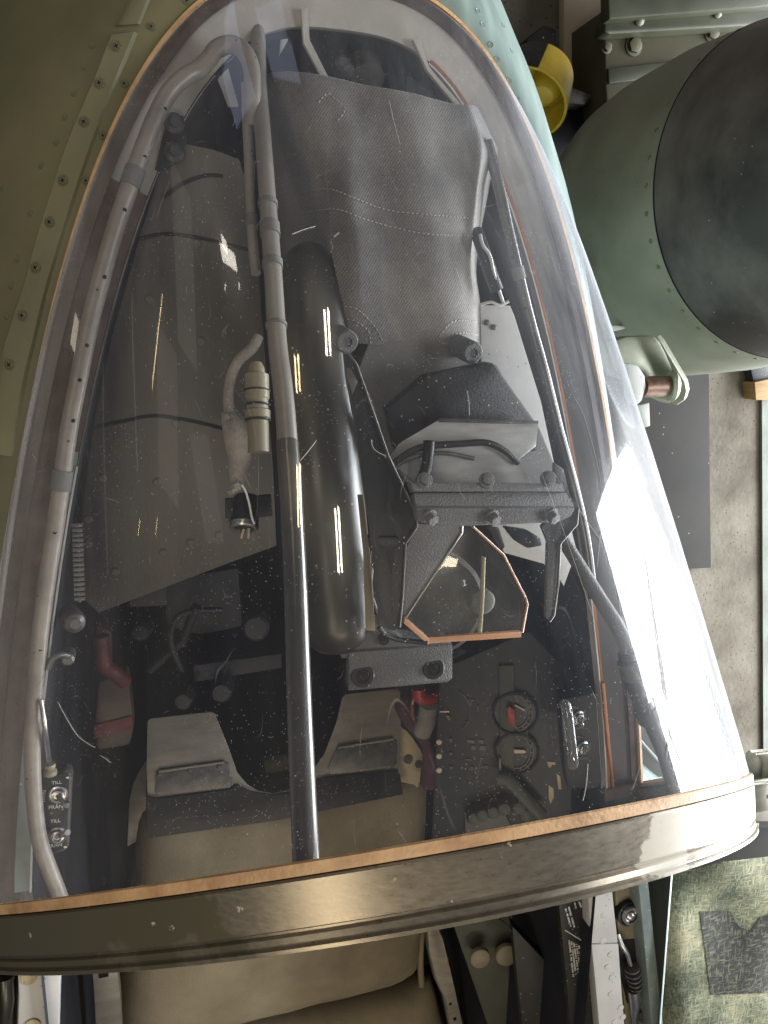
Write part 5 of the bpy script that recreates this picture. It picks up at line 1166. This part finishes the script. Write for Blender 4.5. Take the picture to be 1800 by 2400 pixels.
for r_, h_ in [(ry_ * .912, -ry_ * 1.1), (ry_ * 1.010, -ry_ * .3), (ry_ * 1.028, -.001)]:
    rows.append([bm.verts.new(Yo + Rm @ Vector((r_ * math.cos(a), r_ * math.sin(a), h_))) for a in [math.radians(46 + 50 * i / 16) for i in range(17)]])
for a, b in zip(rows, rows[1:]):
    for j in range(16): bm.faces.new((a[j], a[j + 1], b[j + 1], b[j]))
bmesh.ops.recalc_face_normals(bm, faces=bm.faces); link('black_stripe', bm, M_black, yc)
# clevis bracket
cb = empty('clevis_bracket', at(1520, 870, FZ + .55), 'grey green clevis bracket with a rusty cross pin under the tank', 'bracket')
CZ = -.42
prism3('bracket_arm', [(1430, 800, CZ), (1470, 788, CZ), (1535, 786, CZ), (1548, 800, CZ), (1600, 895, CZ), (1608, 915, CZ), (1605, 935, CZ), (1590, 948, CZ), (1570, 946, CZ), (1535, 930, CZ), (1500, 900, CZ), (1440, 880, CZ)], .03, M_clevis, cb, .008)
prism3('bracket_lug', [(1540, 788, CZ + .03), (1550, 800, CZ + .03), (1606, 895, CZ + .03), (1610, 918, CZ + .03), (1604, 938, CZ + .03), (1588, 949, CZ + .03), (1566, 948, CZ + .03), (1575, 940, CZ + .02), (1592, 925, CZ + .02), (1594, 905, CZ + .02)], .03, M_clevis, cb, .005)
tube('cross_pin', [at(1505, 907, CZ + .045), at(1565, 905, CZ + .045)], .017, M_rust, cb, seg=22)
lathe('pin_head', at(1568, 905, CZ + .045), RX, [(.024, 0), (.026, .006), (.020, .012), (0, .012)], M_clevis, cb, seg=24)
prism3('bracket_lug', [(1470, 850, CZ + .06), (1498, 856, CZ + .06), (1513, 880, CZ + .06), (1516, 905, CZ + .06), (1506, 940, CZ + .06), (1490, 955, CZ + .06), (1478, 930, CZ + .06)], .02, M_lightgrey, cb, .006)
prism3('bracket_tab', [(1500, 950, CZ + .03), (1522, 944, CZ + .03), (1524, 998, CZ + .03), (1512, 1002, CZ + .03)], .006, M_lightgrey, cb, .001)
tbz = empty('white_tab', at(1375, 620, FZ + .7), 'small white tab peeping from behind the windscreen edge below the tank', 'tab')
prism3('tab_plate', [(1355, 600, FZ + .7), (1378, 606, FZ + .7), (1383, 630, FZ + .7), (1380, 642, FZ + .7), (1365, 640, FZ + .7)], .01, M_lightgrey, tbz, .002)
prism3('tab_plate', [(1430, 762, FZ + .7), (1464, 764, FZ + .7), (1466, 770, FZ + .7), (1440, 776, FZ + .7)], .01, M_lightgrey, tbz, .002)
# leather straps lower right
ls = empty('leather_strap', at(1780, 1850, FZ + .8), 'pair of folded grey leather straps over a dark rod at the right edge', 'strap')
LZ = FZ + .80
def strap(px, w0, z):
    bm = bmesh.new(); rows = []
    Q = catmull([Vector((a, b, c)) for a, b, c in px], 6)
    for p in Q: rows.append([bm.verts.new(at(p.x, p.y, z + p.z)), bm.verts.new(at(p.x + w0, p.y - 6, z + p.z))])
    for a, b in zip(rows, rows[1:]): bm.faces.new((a[0], a[1], b[1], b[0]))
    bmesh.ops.recalc_face_normals(bm, faces=bm.faces)
    o = link('strap_loop', bm, M_khakileather, ls, ang=60); s_ = o.modifiers.new('thick', 'SOLIDIFY'); s_.thickness = .008
    return o
strap([(1752, 1840, -.02), (1750, 1790, .03), (1756, 1768, .05), (1772, 1764, .05), (1786, 1785, .03), (1784, 1840, -.01)], 70, LZ)
strap([(1766, 1915, -.01), (1757, 1870, .02), (1756, 1840, .05), (1768, 1832, .06), (1790, 1845, .05), (1798, 1872, .03)], 70, LZ)
prism3('strap_flap', [(1758, 1842, LZ + .03), (1830, 1832, LZ + .03), (1830, 1925, LZ + .0), (1768, 1926, LZ + .0)], .01, M_khakileather, ls, .003)
simple('dark_rod', [(1690, 1795), (1850, 1790), (1850, 1822), (1690, 1828)], LZ - .05, .04, M_darksteel, 'dark rod running through the leather straps', 'rod', .008)
simple('pale_tag', [(1764, 1930), (1779, 1929), (1779, 1938), (1764, 1939)], LZ, .004, M_tan, 'tiny pale tag under the leather straps', 'tag', .0005)
simple('black_bar', [(1600, 1960), (1760, 1940), (1850, 1935), (1850, 2008), (1700, 2025), (1600, 2050)], FZ + .72, .06, M_board, 'black padded bar between leather straps and camouflage cover', 'bar', .02)
# camouflage cover
cc = empty('camouflage_cover', at(1680, 2200, FZ + .55), 'green brown camouflage cover with coarse dry brush texture at lower right', 'cover')
KZ = FZ + .55
bm = bmesh.new(); V = []
for i in range(31):
    row = []
    for j in range(31):
        s, t = i / 30, j / 30
        u = 1490 + 420 * t + 20 * s; v = 2010 + 480 * s - 20 * t
        z = KZ + .03 * mnoise.noise(Vector((s * 3, t * 3, 2))) + .05 * math.sin(t * 2.4) - .10 * (1 - min(1, t * 4)) ** 2
        row.append(bm.verts.new(at(u, v, z)))
    V.append(row)
for a, b in zip(V, V[1:]):
    for j in range(30): bm.faces.new((a[j], a[j + 1], b[j + 1], b[j]))
bmesh.ops.recalc_face_normals(bm, faces=bm.faces); CCB = BVHTree.FromBMesh(bm)
link('cover_sheet', bm, M_camo, cc, ang=80)
bm = bmesh.new(); V = []
# worn dark block with a notch in its upper edge
def stencil_edge(t):
    for (t0, v0), (t1, v1) in zip([(0, 2136), (.30, 2136), (.38, 2172), (.50, 2182), (.58, 2150), (1, 2126)], [(.30, 2136), (.38, 2172), (.50, 2182), (.58, 2150), (1, 2126), (1.01, 2126)]):
        if t0 <= t <= t1: return v0 + (v1 - v0) * (t - t0) / max(t1 - t0, 1e-6)
    return 2126
for i in range(17):
    row = []
    for j in range(31):
        s, t = i / 16, j / 30; v0 = stencil_edge(t); v = v0 + (2332 - 8 * t - v0) * s; u = 1640 + 26 * s + 240 * t
        r = ray(u, v).normalized(); h = CCB.ray_cast(CAM, r); row.append(bm.verts.new((h[0] if h[0] is not None else at(u, v, KZ)) - r * .003))
    V.append(row)
for a, b in zip(V, V[1:]):
    for j in range(30): bm.faces.new((a[j], a[j + 1], b[j + 1], b[j]))
bmesh.ops.recalc_face_normals(bm, faces=bm.faces); link('dark_patch', bm, M_stencil, cc, ang=80, label='worn black block marking with a notched top')

# ------------------------------------------------------------------ light
W = bpy.data.worlds.new('World'); SC.world = W; W.use_nodes = True
nt = W.node_tree; bg = nt.nodes['Background']
tc = nt.nodes.new('ShaderNodeTexCoord'); nz = nt.nodes.new('ShaderNodeTexNoise'); nz.inputs['Scale'].default_value = 2.2; nz.inputs['Detail'].default_value = 4
nt.links.new(tc.outputs['Generated'], nz.inputs['Vector'])
rp = nt.nodes.new('ShaderNodeValToRGB'); rp.color_ramp.elements[0].position = .35; rp.color_ramp.elements[0].color = (.45, .55, .90, 1); rp.color_ramp.elements[1].position = .68; rp.color_ramp.elements[1].color = (1.3, 1.22, 1.15, 1)
nt.links.new(nz.outputs['Fac'], rp.inputs[0]); nt.links.new(rp.outputs[0], bg.inputs[0]); bg.inputs[1].default_value = .13
def area(name, P, target, sx, sy, radiance, col, up=None):
    l = bpy.data.lights.new(name, 'AREA'); l.shape = 'RECTANGLE'; l.size = sx; l.size_y = sy; l.energy = math.pi * radiance * sx * sy; l.color = col
    o = bpy.data.objects.new(name, l); COL.objects.link(o); o.location = P
    z = (Vector(P) - Vector(target)).normalized(); up = up or Vector((0, 0, 1))
    x = up.cross(z).normalized(); y = z.cross(x)
    o.matrix_world = Matrix(((x.x, y.x, z.x, P[0]), (x.y, y.y, z.y, P[1]), (x.z, y.z, z.z, P[2]), (0, 0, 0, 1)))
    return o
Y_COL = (1, .78, .42)
# the bright doorway to the right: two tall leaves side by side
def door_light(c, e1, e2, h1, h2, rad, col):
    X = 4.0; O = Vector((.14, .38, .25))
    P = O + Vector((1, c[0], c[1])) * X; a = Vector((0, *e1)).normalized(); b = Vector((0, *e2)).normalized(); z = a.cross(b)
    if z.x < 0: b, h1, h2 = -b, h1, h2; z = a.cross(b)
    l = bpy.data.lights.new('doorway_light', 'AREA'); l.shape = 'RECTANGLE'; l.size = h1 * 2 * X; l.size_y = h2 * 2 * X; l.energy = math.pi * rad * l.size * l.size_y; l.color = col
    o = bpy.data.objects.new('doorway_light', l); COL.objects.link(o)
    o.matrix_world = Matrix(((a.x, b.x, z.x, P.x), (a.y, b.y, z.y, P.y), (a.z, b.z, z.z, P.z), (0, 0, 0, 1)))
E1, E2 = (.48, .87), (.87, -.48)
def dc(t): return (.12 + E2[0] * t, -.2 + E2[1] * t)
door_light(dc(.055), E1, E2, .35, .145, 38, (.90, .96, 1.0))
door_light(dc(-.203), E1, E2, .30, .120, 36, (.90, .96, 1.0))
area('doorway_light', (3.7, -1.6, -.25), (.17, .2, .33), 1.6, 2.0, 24, (.94, .97, 1.0))  # extra lamp added aft to whiten the right end of the arch
area('fill_lamp', (3.1, .15, 2.7), (.0, .3, .0), 1.5, 1.2, 19, (.92, .96, 1.0))  # added fill for the cockpit interior, no such window known
def glint(u, v, w, h, rad, col, d=3.0, tilt=0.):
    """a lamp standing where the pane mirrors it at u, v with about w x h pixels"""
    def rr(a, b):
        r = ray(a, b).normalized(); H = GB.ray_cast(CAM, r); n = H[1] if H[1].dot(r) < 0 else -H[1]
        return H[0] + (r - n * (2 * r.dot(n))) * d
    c, su, sv = math.cos(tilt), math.sin(tilt), 0
    P = rr(u, v); X_ = (rr(u + w / 2 * c, v - w / 2 * su) - rr(u - w / 2 * c, v + w / 2 * su)); Y_ = (rr(u + h / 2 * su, v + h / 2 * c) - rr(u - h / 2 * su, v - h / 2 * c))
    r = ray(u, v).normalized(); S0 = GB.ray_cast(CAM, r)[0]; z = (P - S0).normalized(); y = Y_ - z * Y_.dot(z); L = y.length; y.normalize(); x = y.cross(z)
    l = bpy.data.lights.new('glint_lamp', 'AREA'); l.shape = 'RECTANGLE'; l.size = max(abs(X_.dot(x)), .01); l.size_y = L; l.energy = math.pi * rad * l.size * L; l.color = col  # lamp added for its mirrored image on the pane
    o = bpy.data.objects.new('glint_lamp', l); COL.objects.link(o)
    o.matrix_world = Matrix(((x.x, y.x, z.x, P.x), (x.y, y.y, z.y, P.y), (x.z, y.z, z.z, P.z), (0, 0, 0, 1)))
for (u, v, w, h) in [(532, 575, 14, 34), (547, 598, 12, 36), (535, 668, 7, 18), (551, 676, 7, 20)]: glint(u, v, w, h, 14, (1, .93, .80), tilt=.5)
glint(545, 190, 70, 150, 1.6, (.62, .72, 1.0), tilt=-.25); glint(655, 130, 60, 170, 1.4, (.62, .72, 1.0), tilt=.2)
for (u, v, w, h, r_) in [(322, 900, 10, 420, .9), (372, 980, 26, 380, .35), (430, 640, 34, 420, .40), (470, 1150, 18, 260, .35), (250, 1100, 16, 500, .45), (905, 640, 30, 260, .22)]: glint(u, v, w, h, r_, (1, .90, .74), tilt=.02)  # long faint lamps added to draw pale streaks on the glass
glint(168, 755, 26, 60, 3.5, (1, .9, .7), tilt=.3); glint(330, 1235, 5, 40, 10, Y_COL); glint(356, 1235, 4, 40, 8, Y_COL)
def mirror(u, v, d):
    r = ray(u, v).normalized(); H = GB.ray_cast(CAM, r); n = H[1] if H[1].dot(r) < 0 else -H[1]
    return H[0] + (r - n * (2 * r.dot(n))) * d
bm = bmesh.new(); pA, pB = mirror(1512, 1290, 3.3), mirror(1552, 1640, 3.3); b_tube(bm, [pA + (pA - pB) * .05, pA, (pA + pB) / 2, pB], [.012, .03, .05, .06], 10); link('glare_blocker', bm, M_board, None, kind='structure')  # unseen post added to cut a dark streak into the glare
# ceiling tubes behind and to the left (main light), and the rows of tubes ahead whose images lie on the glass
area('ceiling_tube', (-1.2, -.9, 2.7), (0, .2, 0), 1.3, .16, 25, (1, .86, .64))
area('ceiling_tube', (.2, -1.8, 2.7), (0, .2, 0), 1.3, .16, 25, (1, .86, .64))
area('ceiling_tube', (-1.9, .9, 2.7), (0, .2, 0), 1.3, .12, 27, (1, .89, .70), Vector((0, 1, 0)))
def tube_image(S, ra, S2, rb, d, w, rad, col):
    A = Vector(S) + Vector(ra) * d; B = Vector(S2) + Vector(rb) * d; c = (A + B) / 2; L = (B - A).length
    z = (c - Vector(S)).normalized(); y = (B - A).normalized(); x = y.cross(z).normalized(); z = x.cross(y)
    l = bpy.data.lights.new('ceiling_tube', 'AREA'); l.shape = 'RECTANGLE'; l.size = w; l.size_y = L; l.energy = math.pi * rad * w * L; l.color = col
    o = bpy.data.objects.new('ceiling_tube', l); COL.objects.link(o)
    o.matrix_world = Matrix(((x.x, y.x, z.x, c.x), (x.y, y.y, z.y, c.y), (x.z, y.z, z.z, c.z), (0, 0, 0, 1)))
Yw, Wh = (1, .78, .42), (1, .93, .72)
for off in (-.028, .028):
    o_ = Vector((off, 0, 0))
    tube_image(Vector((-.09, .51, .18)) + o_, (-.221, .930, .293), Vector((-.09, .49, .20)) + o_, (-.252, .911, .327), 3.2, .018, 45, Yw)
    tube_image(Vector((-.09, .44, .23)) + o_, (-.328, .862, .386), Vector((-.10, .41, .26)) + o_, (-.384, .815, .435), 3.2, .018, 45, Yw)
    tube_image(Vector((-.06, .54, .17)) + o_, (-.049, .963, .264), Vector((-.06, .51, .19)) + o_, (-.084, .947, .311), 3.2, .022, 60, Wh)
    tube_image(Vector((-.07, .42, .26)) + o_, (-.202, .864, .462), Vector((-.08, .38, .28)) + o_, (-.249, .816, .522), 3.2, .022, 60, Wh)
    tube_image(Vector((-.17, .55, .12)) + o_ * 1.6, (-.672, .741, .001), Vector((-.18, .49, .15)) + o_ * 1.6, (-.768, .640, -.006), 3.2, .008, 12, Yw)

SC.view_settings.view_transform = 'Standard'; SC.view_settings.look = 'None'; SC.view_settings.exposure = 0; SC.view_settings.gamma = 1
SC.render.engine = 'CYCLES'
cy = SC.cycles; cy.use_denoising = True; cy.max_bounces = 5; cy.transparent_max_bounces = 10; cy.glossy_bounces = 4; cy.diffuse_bounces = 4; cy.caustics_reflective = False; cy.caustics_refractive = False
cy.sample_clamp_indirect = 6
